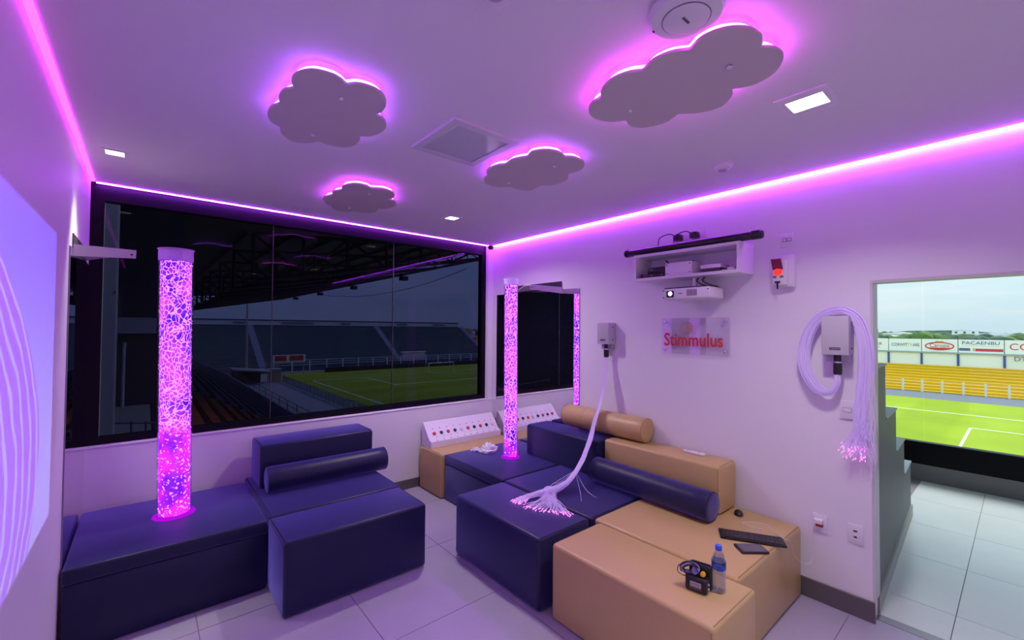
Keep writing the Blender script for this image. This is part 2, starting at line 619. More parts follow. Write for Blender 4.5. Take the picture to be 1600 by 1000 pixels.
def cloud(label, lobes, screws, color, strength, gap=0.046, th=0.011):
    """lobes: list of pixel polylines, each from cusp to cusp"""
    zc = HC - gap - th
    outline = []
    for lb in lobes:
        pts = [onz(px, py, zc) for px, py in lb]
        outline += catmull(pts, 6)[:-1]
    c = sum(outline, Vector()) / len(outline)
    t = thing('cloud_lamp', label, 'ceiling lamp', (c.x, c.y, zc), 'lit cloud boards on the ceiling')
    obj('cloud_board', prism(BM(), outline, (0, 0, th)), CLOUDM, t)
    # inset LED ribbon on top of the board, facing outwards
    n = len(outline)
    bm = BM()
    lo, hi = [], []
    for i, p in enumerate(outline):
        q = c + (p - c) * 1.0
        d = (p - c); d.z = 0
        L = d.length
        q = p - d / L * 0.022
        lo.append(bm.verts.new((q.x, q.y, HC - gap + 0.010)))
        hi.append(bm.verts.new((q.x, q.y, HC - gap + 0.022)))
    for i in range(n):
        bm.faces.new((lo[i], lo[(i + 1) % n], hi[(i + 1) % n], hi[i]))
    obj('led_ribbon', bm, emit('cloud_led_%d' % len(MATS), color, strength), t)
    bm = BM()
    core = [c + (p - c) * 0.80 for p in outline]
    prism(bm, [(p.x, p.y, HC - gap + 0.0002) for p in core], (0, 0, gap - 0.0006))
    obj('spacer_core', bm, pbr('spacer_white', (0.7, 0.7, 0.7), 0.7), t)
    for px, py in screws:
        s = onz(px, py, zc)
        bm = BM()
        lathe(bm, [(0.006, 0.001), (0.0105, -0.003), (0.0105, -0.009), (0.007, -0.012)], s, 14)
        obj('screw_cap', bm, WPLAST, t, smooth=True)


c1 = zoom(380, 80, 5.554, [])
Z1 = lambda P: zoom(380, 80, 5.554, P)
cloud('medium cloud board with violet glow above the blue seats', [
    Z1([(900, 295), (1010, 290), (1150, 335), (1225, 400), (1240, 470), (1200, 530), (1150, 545)]),
    Z1([(1150, 545), (1215, 590), (1242, 650), (1200, 705), (1110, 738), (1012, 740)]),
    Z1([(1012, 740), (1010, 775), (960, 820), (860, 835), (740, 815), (660, 783)]),
    Z1([(660, 783), (560, 798), (430, 785), (340, 725), (316, 658)]),
    Z1([(316, 658), (240, 615), (210, 550), (240, 490), (318, 457)]),
    Z1([(318, 457), (310, 400), (350, 345), (438, 322)]),
    Z1([(438, 322), (420, 250), (470, 195), (600, 170), (760, 205), (850, 250), (900, 295)])],
    [(533, 152), (489, 209)], (0.42, 0.07, 1.0), CLOUD_L * 1.1)
Z2 = lambda P: zoom(880, 0, 3.478, P)
cloud('largest cloud board with magenta glow beside the round access point', [
    Z2([(1075, 260), (1150, 265), (1198, 310), (1150, 395), (1040, 460), (920, 485)]),
    Z2([(920, 485), (918, 520), (860, 580), (745, 613), (625, 620)]),
    Z2([(625, 620), (560, 665), (450, 693), (370, 688), (340, 655)]),
    Z2([(340, 655), (250, 663), (160, 640), (138, 595), (165, 555), (203, 540)]),
    Z2([(203, 540), (208, 495), (255, 440), (340, 402), (430, 388)]),
    Z2([(430, 388), (490, 330), (590, 287), (690, 272)]),
    Z2([(690, 272), (760, 205), (880, 160), (1000, 155), (1070, 190), (1085, 225), (1075, 260)])],
    [(1140, 102), (985, 171)], (0.80, 0.045, 0.95), CLOUD_L * 1.7)
Z3 = lambda P: zoom(480, 160, 3.478, P)
cloud('smallest cloud board with pink glow close to the stadium window', [
    Z3([(350, 470), (420, 475), (470, 495), (470, 518), (438, 526)]),
    Z3([(438, 526), (478, 540), (480, 560), (440, 577), (385, 578)]),
    Z3([(385, 578), (372, 596), (315, 603), (250, 592)]),
    Z3([(250, 592), (190, 594), (145, 582), (128, 560)]),
    Z3([(128, 560), (100, 552), (98, 542)]),
    Z3([(98, 542), (85, 528), (98, 514), (135, 507)]),
    Z3([(135, 507), (140, 488), (185, 478)]),
    Z3([(185, 478), (200, 455), (260, 446), (320, 456), (350, 470)])],
    [(577, 302), (546, 324)], (0.62, 0.06, 1.0), CLOUD_L)
cloud('long cloud board with violet glow beside the ceiling hatch', [
    Z3([(1405, 300), (1460, 303), (1507, 332), (1485, 370), (1420, 390)]),
    Z3([(1420, 390), (1412, 420), (1345, 448), (1270, 453)]),
    Z3([(1270, 453), (1215, 478), (1150, 475), (1105, 460)]),
    Z3([(1105, 460), (1030, 462), (970, 442), (962, 415), (978, 405)]),
    Z3([(978, 405), (978, 372), (1020, 348), (1075, 340)]),
    Z3([(1075, 340), (1120, 312), (1195, 298)]),
    Z3([(1195, 298), (1225, 272), (1300, 262), (1370, 273), (1405, 300)])],
    [(866, 258), (795, 284)], (0.46, 0.065, 1.0), CLOUD_L)

# ================================================================== CEILING FITTINGS
# hatch with a glossy lid
t = thing('ceiling_hatch', 'square access hatch with glossy grey lid in the ceiling', 'hatch', (1.365, 2.05, HC))
hx0, hx1, hy0, hy1 = 1.15, 1.582, 1.815, 2.275
bm = BM()
for a in ((hx0, hx1, hy0, hy0 + 0.045), (hx0, hx1, hy1 - 0.045, hy1), (hx0, hx0 + 0.045, hy0 + 0.045, hy1 - 0.045), (hx1 - 0.045, hx1, hy0 + 0.045, hy1 - 0.045)):
    box(bm, *a, HC - 0.012, HC)
obj('hatch_frame', bm, pbr('hatch_frame_white', (0.7, 0.7, 0.72), 0.25), t)
obj('hatch_lid', rbox(hx0 + 0.05, hx1 - 0.05, hy0 + 0.05, hy1 - 0.05, HC - 0.010, HC - 0.001, 0.002, 1), pbr('glossy_lid', (0.70, 0.73, 0.74), 0.06, spec=0.9, coat=1.0), t)
obj('hatch_gasket', box(BM(), hx0 + 0.046, hx1 - 0.046, hy0 + 0.046, hy1 - 0.046, HC - 0.0035, HC - 0.0005), pbr('hatch_gasket', (0.05, 0.05, 0.06), 0.7), t)
# wireless access point
t = thing('access_point', 'round white wireless access point on ceiling', 'access point', (1.325, 0.70, HC))
apc = (1.325, 0.70, HC)
obj('housing', lathe(BM(), [(0.105, 0.0), (0.118, -0.012), (0.118, -0.022), (0.108, -0.034), (0.085, -0.038)], apc, 48), WPLAST, t, smooth=True)
obj('cover', lathe(BM(), [(0.072, -0.0375), (0.072, -0.041), (0.068, -0.0425)], apc, 48), WPLAST, t, smooth=True)
bm = BM(); tube(bm, [(apc[0] + 0.0745 * math.cos(k * PI / 24), apc[1] + 0.0745 * math.sin(k * PI / 24), HC - 0.0385) for k in range(48)], 0.0012, 5, closed=True)
obj('groove', bm, pbr('groove_dark', (0.12, 0.1, 0.14), 0.6), t)
a_dir = (onz(1063.5, 35, HC) - onz(1052, 24.5, HC)).normalized()
bm = BM()
for k in range(5):
    p = Vector(apc) + a_dir * (0.008 * (k - 2)) + Vector((0, 0, -0.0432))
    q = Vector((-a_dir.y, a_dir.x, 0))
    prism(bm, [p + a_dir * 0.003 + q * 0.005, p + a_dir * 0.003 - q * 0.004, p - a_dir * 0.003 - q * 0.004, p - a_dir * 0.003 + q * 0.005], (0, 0, 0.0008))
obj('logo_mark', bm, BLACK, t)
p = onz(1021, 47, HC - 0.03)
obj('indicator', box(BM(), p.x - 0.004, p.x + 0.004, p.y - 0.002, p.y + 0.002, HC - 0.0385, HC - 0.030), BLACK, t)
# detector and rectangular diffuser at the top
t = thing('smoke_detector', 'round white smoke detector on ceiling near the opening wall', 'detector', (2.775, 1.223, HC))
sd = (2.775, 1.223, HC)
obj('detector_base', lathe(BM(), [(0.062, 0), (0.064, -0.006), (0.062, -0.014)], sd, 36), WPLAST, t, smooth=True)
obj('detector_cap', lathe(BM(), [(0.056, -0.0135), (0.050, -0.026), (0.030, -0.034), (0.026, -0.036)], sd, 36), WPLAST, t, smooth=True)
obj('detector_chamber', lathe(BM(), [(0.026, -0.0355), (0.024, -0.042), (0.018, -0.043)], sd, 24), GPLAST, t, smooth=True)
t = thing('ceiling_sensor', 'white rounded ceiling sensor box at the top of the room', 'sensor', (0.79, 1.03, HC))
bm = rbox(-0.06, 0.06, -0.06, 0.06, -0.035, -0.0, 0.014, 3)
bmesh.ops.rotate(bm, verts=bm.verts, cent=(0, 0, 0), matrix=Matrix.Rotation(0.15, 3, 'Z'))
bmesh.ops.translate(bm, verts=bm.verts, vec=(0.795, 1.03, HC))
obj('sensor_housing', bm, WPLAST, t, smooth=True)
obj('sensor_lens', lathe(BM(), [(0.03, -0.0345), (0.02, -0.043), (0.008, -0.046)], (0.795, 1.03, HC), 20), GPLAST, t, smooth=True)
# dome camera in the corner
t = thing('security_camera', 'small black dome camera on white mount in ceiling corner', 'camera', (3.20, 4.20, HC))
cc = (3.20, 4.20, HC)
obj('mount_plate', lathe(BM(), [(0.045, 0), (0.046, -0.004), (0.030, -0.010), (0.014, -0.014), (0.014, -0.045)], cc, 28), WPLAST, t, smooth=True)
obj('camera_head', lathe(BM(), [(0.030, -0.040), (0.036, -0.046), (0.036, -0.060), (0.030, -0.074), (0.016, -0.084), (0.004, -0.087)], cc, 28), BLACK, t, smooth=True)

# ================================================================== MIRRORS AND BRACKETS
t = thing('corner_mirror', 'tall wall mirror beside the left bubble tube near projection', 'mirror', (XL, 3.86, 0.0))
obj('mirror_glass', box(BM(), XL + 0.0005, XL + 0.006, 3.375, 4.352, 0.012, 2.19), MIRROR, t)
obj('mirror_edge', box(BM(), XL + 0.0005, XL + 0.0066, 3.371, 3.3748, 0.012, 2.19), pbr('mirror_edge', (0.25, 0.25, 0.3), 0.3), t)
t = thing('corner_mirror', 'wall mirror behind the button console and slim bubble tube', 'mirror', (XR, 3.65, 0.0))
obj('mirror_glass', box(BM(), XR - 0.006, XR - 0.0005, 2.922, 4.360, 0.13, 2.175), MIRROR, t)
obj('mirror_edge', box(BM(), XR - 0.0066, XR - 0.0005, 2.918, 2.9218, 0.13, 2.175), pbr('mirror_edge', (0.25, 0.25, 0.3), 0.3), t)


def bracket(label, side, y0, y1, zt, reach, taper):
    s = 1 if side == 'L' else -1
    xw = XL if side == 'L' else XR
    t = thing('tube_bracket', label, 'bracket', (xw, (y0 + y1) / 2, zt))
    a, b = sorted((xw + s * 0.0005, xw + s * 0.006))
    obj('wall_flange', box(BM(), a, b, y0 + 0.1, y1, zt, zt + 0.085), pbr('bracket_dark', (0.03, 0.028, 0.035), 0.35), t)
    # flat arm: tapering plate with a folded lip
    e = 0.012
    poly = [(xw + s * 0.0065, y0 + 0.10, zt + 0.012), (xw + s * reach, y0 + 0.10 + taper * 0.2, zt + 0.012),
            (xw + s * reach, y0 + 0.10 + taper, zt + 0.012), (xw + s * 0.0065, y1, zt + 0.012)]
    bm = prism(BM(), poly, (0, 0, 0.010))
    obj('arm_plate', bm, pbr('bracket_grey', (0.50, 0.48, 0.50), 0.4), t)
    poly = [(xw + s * 0.0065, y0 + 0.099, zt - 0.045), (xw + s * reach, y0 + 0.099 + taper * 0.2, zt - 0.028),
            (xw + s * reach, y0 + 0.099 + taper * 0.2, zt + 0.022), (xw + s * 0.0065, y0 + 0.099, zt + 0.022)]
    obj('arm_lip', prism(BM(), poly, (0, -0.006, 0)), pbr('bracket_grey', (0.50, 0.48, 0.50), 0.4), t)
    obj('bolt', lathe(BM(), [(0.006, 0), (0.006, 0.003), (0.003, 0.004)], (xw + s * (reach - 0.02), y0 + 0.093 + taper * 0.2, zt - 0.008), 12, (0, -1, 0)), BLACK, t)


bracket('grey tapered arm fixed above the mirror by the projection', 'L', 3.385, 4.20, 2.192, 0.275, 0.10)
bracket('grey tapered arm fixed above the mirror by the console', 'R', 3.07, 3.93, 2.177, 0.44, 0.10)

# ================================================================== BUBBLE TUBES


def bubble_material(name, zlo, zmid, scale, strength):
    m, n, l, out = new_mat(name)
    tc = n.new('ShaderNodeTexCoord')
    nz = n.new('ShaderNodeTexNoise')
    nz.inputs['Scale'].default_value = 9
    nz.inputs['Detail'].default_value = 3
    l.new(tc.outputs['Object'], nz.inputs['Vector'])
    va = n.new('ShaderNodeVectorMath'); va.operation = 'SCALE'
    va.inputs['Scale'].default_value = 0.10
    l.new(nz.outputs['Color'], va.inputs[0])
    ad = n.new('ShaderNodeVectorMath'); ad.operation = 'ADD'
    l.new(tc.outputs['Object'], ad.inputs[0]); l.new(va.outputs[0], ad.inputs[1])
    mp = n.new('ShaderNodeMapping')
    mp.inputs['Scale'].default_value = (1.25, 1.25, 0.85)
    l.new(ad.outputs[0], mp.inputs[0])
    vo = n.new('ShaderNodeTexVoronoi'); vo.feature = 'DISTANCE_TO_EDGE'
    vo.inputs['Scale'].default_value = scale
    l.new(mp.outputs[0], vo.inputs['Vector'])
    line = n.new('ShaderNodeMapRange'); line.interpolation_type = 'SMOOTHSTEP'
    line.inputs['From Min'].default_value = 0.115; line.inputs['From Max'].default_value = 0.0
    l.new(vo.outputs['Distance'], line.inputs['Value'])
    # patches where the cells are pale
    n2 = n.new('ShaderNodeTexNoise'); n2.inputs['Scale'].default_value = 5.5; n2.inputs['Detail'].default_value = 2
    l.new(tc.outputs['Object'], n2.inputs['Vector'])
    cell = n.new('ShaderNodeValToRGB')
    e = cell.color_ramp.elements
    e[0].position = 0.40; e[0].color = (0.045, 0.002, 0.36, 1)
    e[1].position = 0.66; e[1].color = (0.42, 0.035, 0.90, 1)
    l.new(n2.outputs['Fac'], cell.inputs[0])
    # lower part: violet water with pink specks
    sp = n.new('ShaderNodeTexNoise'); sp.inputs['Scale'].default_value = 55; sp.inputs['Detail'].default_value = 1
    l.new(tc.outputs['Object'], sp.inputs['Vector'])
    spk = n.new('ShaderNodeMapRange'); spk.interpolation_type = 'SMOOTHSTEP'
    spk.inputs['From Min'].default_value = 0.60; spk.inputs['From Max'].default_value = 0.68
    l.new(sp.outputs['Fac'], spk.inputs['Value'])
    sep = n.new('ShaderNodeSeparateXYZ'); l.new(tc.outputs['Object'], sep.inputs[0])
    hz = n.new('ShaderNodeMapRange'); hz.interpolation_type = 'SMOOTHSTEP'
    hz.inputs['From Min'].default_value = zmid - 0.04; hz.inputs['From Max'].default_value = zmid + 0.04
    l.new(sep.outputs['Z'], hz.inputs['Value'])
    mask = n.new('ShaderNodeMixRGB'); l.new(hz.outputs[0], mask.inputs['Fac'])
    l.new(spk.outputs[0], mask.inputs['Color1']); l.new(line.outputs[0], mask.inputs['Color2'])
    low = n.new('ShaderNodeValToRGB')
    e = low.color_ramp.elements
    e[0].position = 0.36; e[0].color = (0.13, 0.004, 0.85, 1)
    e[1].position = 0.66; e[1].color = (0.70, 0.02, 0.75, 1)
    l.new(n2.outputs['Fac'], low.inputs[0])
    base = n.new('ShaderNodeMixRGB'); l.new(hz.outputs[0], base.inputs['Fac'])
    l.new(low.outputs[0], base.inputs['Color1']); l.new(cell.outputs[0], base.inputs['Color2'])
    fin = n.new('ShaderNodeMixRGB'); l.new(mask.outputs[0], fin.inputs['Fac'])
    l.new(base.outputs[0], fin.inputs['Color1']); fin.inputs['Color2'].default_value = (1.0, 0.26, 1.15, 1)
    em = n.new('ShaderNodeEmission'); em.inputs['Strength'].default_value = strength
    l.new(fin.outputs[0], em.inputs['Color'])
    l.new(em.outputs[0], out.inputs[0])
    return m


def frosted():
    if 'frosted_collar' in MATS:
        return MATS['frosted_collar']
    m, n, l, out = new_mat('frosted_collar')
    tl = n.new('ShaderNodeBsdfTranslucent'); tl.inputs['Color'].default_value = (0.80, 0.74, 0.92, 1)
    df = n.new('ShaderNodeBsdfDiffuse'); df.inputs['Color'].default_value = (0.62, 0.58, 0.70, 1)
    tr = n.new('ShaderNodeBsdfTransparent')
    a = n.new('ShaderNodeMixShader'); a.inputs[0].default_value = 0.4
    l.new(tl.outputs[0], a.inputs[1]); l.new(df.outputs[0], a.inputs[2])
    b = n.new('ShaderNodeMixShader'); b.inputs[0].default_value = 0.45
    l.new(a.outputs[0], b.inputs[1]); l.new(tr.outputs[0], b.inputs[2])
    l.new(b.outputs[0], out.inputs[0])
    MATS['frosted_collar'] = m
    return m


def bubble_tube(label, x, y, r, ztop, zmid, scale, tilt):
    z0 = 0.456
    t = thing('bubble_tube', label, 'bubble lamp', (x, y, z0), 'bubble tubes')
    h = ztop - z0
    sub = []
    wt = h - 0.085 * (r / 0.098)
    sub.append(obj('acrylic_tube', lathe(BM(), [(r, 0.012), (r, h), (r - 0.004, h), (r - 0.004, 0.012)], (0, 0, 0), 48, cap=False), ACRYL, smooth=True))
    sub.append(obj('water_column', lathe(BM(), [(r * 0.90, 0.014), (r * 0.90, wt)], (0, 0, 0), 48), bubble_material('bubbling_water', 0, zmid - z0, scale, TUBE_L), smooth=True))
    bm = BM()
    rnd = random.Random(int(r * 1000))
    for k in range(230):
        a = rnd.uniform(0, 2 * PI)
        zz = rnd.uniform(0.02, wt - 0.02) if k % 3 else rnd.uniform(0.02, 0.45)
        s = rnd.uniform(0.0016, 0.0042) * (r / 0.098)
        blob(bm, (math.cos(a) * r * 0.925, math.sin(a) * r * 0.925, zz), s, 1, (1.4, 1.4, rnd.uniform(0.6, 1.2)))
    sub.append(obj('air_bubbles', bm, emit('bubble_glint', (1.0, 0.45, 1.0), 1.5), smooth=True, kind='stuff'))
    sub.append(obj('top_collar', lathe(BM(), [(r - 0.005, wt + 0.004), (r + 0.0005, wt + 0.004), (r + 0.0005, h - 0.006), (r + 0.006, h - 0.004), (r + 0.006, h), (r - 0.005, h)], (0, 0, 0), 48, cap=False),
                   frosted(), smooth=True))
    sub.append(obj('base_ring', lathe(BM(), [(r + 0.024, 0.0), (r + 0.022, 0.004), (r + 0.002, 0.007), (r + 0.002, 0.012), (0.002, 0.012)], (0, 0, 0), 48), emit('glowing_base_ring', (0.62, 0.005, 1.0), 0.75), smooth=True))
    M = Matrix.Rotation(tilt[0], 4, 'X') @ Matrix.Rotation(tilt[1], 4, 'Y')
    for o in sub:
        o.parent = t
        o.matrix_local = M


bubble_tube('thick bubble tube on the blue bench by the projection wall', 0.172, 3.806, 0.098, 2.285, 1.05, 34, (0.0, -0.012))
bubble_tube('slim bubble tube on the blue platform in front of the console', 2.845, 3.376, 0.072, 2.26, 0.62, 32, (0.0, -0.004))

# ================================================================== UPHOLSTERED BLOCKS


def seam_loop_x(bm, x, y0, y1, z0, z1, r=0.0035, ins=0.012):
    c = 0.02
    pts = [(x, y0 + c, z0 + ins * 0), (x, y1 - c, z0), (x, y1, z0 + c), (x, y1, z1 - c), (x, y1 - c, z1), (x, y0 + c, z1), (x, y0, z1 - c), (x, y0, z0 + c)]
    tube(bm, pts, r, 6, closed=True)


def seam_loop_y(bm, y, x0, x1, z0, z1, r=0.0035):
    c = 0.02
    pts = [(x0 + c, y, z0), (x1 - c, y, z0), (x1, y, z0 + c), (x1, y, z1 - c), (x1 - c, y, z1), (x0 + c, y, z1), (x0, y, z1 - c), (x0, y, z0 + c)]
    tube(bm, pts, r, 6, closed=True)


def soften(bm, amp=0.0025):
    for v in bm.verts:
        pass
    return bm


def block(name, label, cat, x0, x1, y0, y1, z0, z1, mat, seam, axis, group, lid=False, r=0.022):
    t = thing(name, label, cat, ((x0 + x1) / 2, (y0 + y1) / 2, z0), group)
    if lid:
        zl = z1 - 0.085
        obj('base_box', rbox(x0 + 0.004, x1 - 0.004, y0 + 0.004, y1 - 0.004, z0 + 0.006, zl - 0.003, 0.012, 2), mat, t, smooth=True)
        obj('lid', rbox(x0, x1, y0, y1, zl, z1, 0.014, 3), mat, t, smooth=True)
    else:
        obj('cushion', rbox(x0, x1, y0, y1, z0 + (0.006 if z0 < 0.01 else 0.001), z1, r, 4), mat, t, smooth=True)
    zb = z0 + 0.008
    ends = ((x0, x1) if axis == 'x' else (y0, y1))
    for k, e in enumerate(ends):
        e2 = e + 0.013 if k == 0 else e - 0.013
        bm = BM()
        if axis == 'x':
            seam_loop_x(bm, e2, y0 + 0.004, y1 - 0.004, zb, z1 - 0.0035)
        else:
            seam_loop_y(bm, e2, x0 + 0.004, x1 - 0.004, zb, z1 - 0.0035)
        obj('piping', bm, seam, t, smooth=True)
    return t


ZS = 0.455
block('storage_bench', 'dark blue lidded bench carrying the thick bubble tube', 'bench', -0.318, 0.647, 3.285, 4.225, 0, ZS, NAVY, NAVYS, 'y', 'blue vinyl blocks', lid=True, r=0.02)
block('seat_block', 'dark blue seat block under the window with a backrest on it', 'seat', 0.668, 1.625, 3.335, 4.345, 0, ZS, NAVY, NAVYS, 'x', 'blue vinyl blocks')
block('backrest_block', 'dark blue backrest block below the stadium window', 'backrest', 0.712, 1.635, 3.93, 4.30, ZS, 0.802, NAVY, NAVYS, 'x', 'blue vinyl blocks')
block('ottoman', 'dark blue ottoman in front of the window seat block', 'ottoman', 0.652, 1.605, 2.86, 3.312, 0, ZS + 0.003, NAVY, NAVYS, 'x', 'blue vinyl blocks')
block('console_bench', 'beige bench carrying the white button console', 'bench', 2.335, 3.345, 3.868, 4.335, 0, ZS, BEIGE, BEIGES, 'x', 'beige vinyl blocks')
block('storage_bench', 'dark blue lidded platform carrying the slim bubble tube', 'bench', 2.362, 3.345, 2.905, 3.858, 0, ZS, NAVY, NAVYS, 'x', 'blue vinyl blocks', lid=True)
block('seat_block', 'dark blue seat block with the loose optic fibre bundle lying across it', 'seat', 2.362, 3.345, 1.930, 2.895, 0, ZS - 0.002, NAVY, NAVYS, 'y', 'blue vinyl blocks')
block('ottoman', 'dark blue ottoman with the glowing fibre ends on top', 'ottoman', 1.868, 2.345, 1.935, 2.875, 0, ZS, NAVY, NAVYS, 'y', 'blue vinyl blocks')
block('backrest_block', 'dark blue backrest block under the beige bolster', 'backrest', 3.028, 3.352, 2.405, 3.340, ZS, 0.765, NAVY, NAVYS, 'y', 'blue vinyl blocks')
block('backrest_block', 'beige backrest block against the wall under the sign', 'backrest', 3.078, 3.352, 1.385, 2.385, ZS, 0.792, BEIGE, BEIGES, 'y', 'beige vinyl blocks')
block('seat_block', 'beige seat block holding the keyboard and mouse', 'seat', 2.372, 3.352, 0.970, 1.920, 0, ZS, BEIGE, BEIGES, 'y', 'beige vinyl blocks')
block('ottoman', 'beige ottoman holding the water bottle and black device', 'ottoman', 1.900, 2.360, 0.880, 1.862, 0, ZS, BEIGE, BEIGES, 'y', 'beige vinyl blocks')


def bolster(label, a, b, r, mat, seam, group):
    a, b = Vector(a), Vector(b)
    d = (b - a).normalized()
    L = (b - a).length
    t = thing('bolster', label, 'bolster', (a + b) / 2 - Vector((0, 0, r)), group)
    e = 0.018
    prof = [(0.004, 0.0), (r * 0.6, 0.0), (r - e, 0.001), (r - 0.006, 0.006), (r, e)]
    prof += [(r, L * k / 10) for k in range(1, 10)]
    prof += [(r, L - e), (r - 0.006, L - 0.006), (r - e, L - 0.001), (r * 0.6, L), (0.004, L)]
    obj('bolster_body', lathe(BM(), prof, a, 40, d), mat, t, smooth=True)
    u, v = basis(d)
    for q in (a + d * 0.008, b - d * 0.008):
        bm = BM()
        tube(bm, [q + (u * math.cos(k * PI / 20) + v * math.sin(k * PI / 20)) * (r - 0.003) for k in range(40)], 0.003, 5, closed=True)
        obj('piping', bm, seam, t, smooth=True)
    up = Vector((0, 0, 1)); nrm = (up - d * up.dot(d)).normalized(); sd_ = d.cross(nrm)
    for f in (0.30, 0.62):
        bm = BM()
        tube(bm, [a + d * (L * f) + (nrm * math.cos(w) + sd_ * math.sin(w)) * (r + 0.0002) for w in [k * 0.1 - 1.6 for k in range(33)]], 0.0012, 4)
        obj('stitch_seam', bm, seam, t)


bolster('dark blue bolster leaning on the backrest below the stadium window', (0.735, 3.828, ZS + 0.1005), (1.70, 3.818, ZS + 0.1005), 0.1, NAVY, NAVYS, 'bolsters')
bolster('dark blue bolster lying in front of the beige backrest', (2.972, 2.395, ZS + 0.1035), (2.940, 1.365, ZS + 0.1035), 0.1, NAVY, NAVYS, 'bolsters')
bolster('beige bolster lying on top of the two backrests by the wall', (3.262, 2.985, 0.896), (3.262, 2.065, 0.896), 0.103, BEIGE, BEIGES, 'bolsters')

# ================================================================== BUTTON CONSOLE
t = thing('button_console', 'white sloped console with two rows of red and black buttons', 'control panel', (2.84, 4.22, ZS))
cx0, cx1 = 2.36, 3.315
yf, yb_ = 4.118, 4.332
zb0 = ZS + 0.001
prof = [(yf, zb0), (yf, zb0 + 0.070), (yf + 0.045, zb0 + 0.082), (yb_ - 0.030, 0.706), (yb_, 0.706), (yb_, zb0)]
bm = prism(BM(), [(cx0, y, z) for y, z in prof], (cx1 - cx0, 0, 0))
bmesh.ops.bevel(bm, geom=[e for e in bm.edges], offset=0.003, segments=2, affect='EDGES')
obj('console_body', bm, WHITE, t, smooth=True)
p0, p1 = Vector((0, yf + 0.045, zb0 + 0.082)), Vector((0, yb_ - 0.030, 0.706))
sl = (p1 - p0).normalized()
nrm = Vector((0, -sl.z, sl.y))
cols = [REDB, DARKB, REDB, DARKB, WHITEB, REDB, DARKB, REDB, DARKB, WHITEB]
N = 10
for i in range(N):
    x = cx0 + 0.085 + (cx1 - cx0 - 0.15) * i / (N - 1)
    q = p0 + sl * 0.068 + Vector((x, 0, 0))
    b = obj('button', lathe(BM(), [(0.021, -0.001), (0.021, 0.006), (0.016, 0.013), (0.004, 0.015)], q, 18, nrm), cols[i], t, smooth=True)
    obj('button_collar', lathe(BM(), [(0.026, -0.001), (0.026, 0.003), (0.022, 0.004)], q, 18, nrm), WHITE, b)
    q2 = p0 + sl * 0.128 + Vector((x, 0, 0))
    obj('indicator_lamp', lathe(BM(), [(0.006, -0.001), (0.006, 0.004), (0.003, 0.006)], q2, 10, nrm), pbr('indicator_grey', (0.35, 0.25, 0.45), 0.4), t)
    q3 = p0 + sl * 0.022 + Vector((x + 0.02, 0, 0))
    obj('label_mark', prism(BM(), [q3 + Vector((-0.004, 0, 0)), q3 + Vector((0.004, 0, 0)), q3 + Vector((0.004, 0, 0)) + sl * 0.012, q3 + Vector((-0.004, 0, 0)) + sl * 0.012], nrm * 0.0006), pbr('mark_grey', (0.28, 0.2, 0.34), 0.5), t)
    q4 = Vector((x, yf + 0.024, zb0 + 0.077))
    obj('jack_socket', lathe(BM(), [(0.007, -0.001), (0.007, 0.003), (0.004, 0.004)], q4, 10, Vector((0, -0.25, 0.97))), pbr('socket_steel', (0.3, 0.28, 0.3), 0.3, metal=0.8), t)

# crumpled white cloth on the platform
t = thing('crumpled_cloth', 'crumpled white cloth lying beside the slim bubble tube', 'cloth', (2.76, 3.72, ZS))
bm = BM()
bmesh.ops.create_icosphere(bm, subdivisions=5, radius=1.0)
rnd = random.Random(3)
from mathutils import noise as mnoise
for v in bm.verts:
    p = v.co.copy()
    rdg = abs(mnoise.noise(p * 2.1 + Vector((3, 1, 7)))) * 0.55 + abs(mnoise.noise(p * 4.6)) * 0.22
    s = 0.70 + 0.75 * rdg
    v.co = Vector((p.x * 0.115 * s, p.y * 0.085 * s, max(-0.0, p.z + 0.05) * 0.092 * (0.62 + rdg)))
    v.co.x += 0.02 * math.sin(p.z * 3)
bmesh.ops.rotate(bm, verts=bm.verts, cent=(0, 0, 0), matrix=Matrix.Rotation(-0.9, 3, 'Z'))
bmesh.ops.translate(bm, verts=bm.verts, vec=(2.765, 3.665, ZS + 0.0012))
obj('cloth_folds', bm, pbr('white_cotton', (0.80, 0.79, 0.80), 0.85), t, smooth=True)
bm = BM()
bmesh.ops.create_icosphere(bm, subdivisions=4, radius=1.0)
for v in bm.verts:
    p = v.co.copy()
    s = 0.7 + 0.7 * abs(mnoise.noise(p * 2.6 + Vector((9, 2, 1))))
    v.co = Vector((p.x * 0.065 * s, p.y * 0.03 * s, max(0, p.z + 0.2) * 0.03 * s))
bmesh.ops.rotate(bm, verts=bm.verts, cent=(0, 0, 0), matrix=Matrix.Rotation(2.2, 3, 'Z'))
bmesh.ops.translate(bm, verts=bm.verts, vec=(2.70, 3.765, ZS + 0.0012))
obj('cloth_tail', bm, MATS['white_cotton'], t, smooth=True)

# ================================================================== OPTIC FIBRE LAMPS
FIB = pbr('optic_fibre', (0.74, 0.70, 0.82), 0.3)


def fibre_material():
    m, n, l, out = new_mat('lit_optic_fibre')
    b = n.new('ShaderNodeBsdfPrincipled')
    b.inputs['Base Color'].default_value = (0.72, 0.66, 0.84, 1)
    b.inputs['Roughness'].default_value = 0.3
    b.inputs['Emission Color'].default_value = (0.55, 0.24, 1.0, 1)
    b.inputs['Emission Strength'].default_value = 0.11
    l.new(b.outputs[0], out.inputs[0])
    return m


FIBL = fibre_material()
TIP = emit('fibre_tip_glow', (1.0, 0.26, 0.90), 1.7)


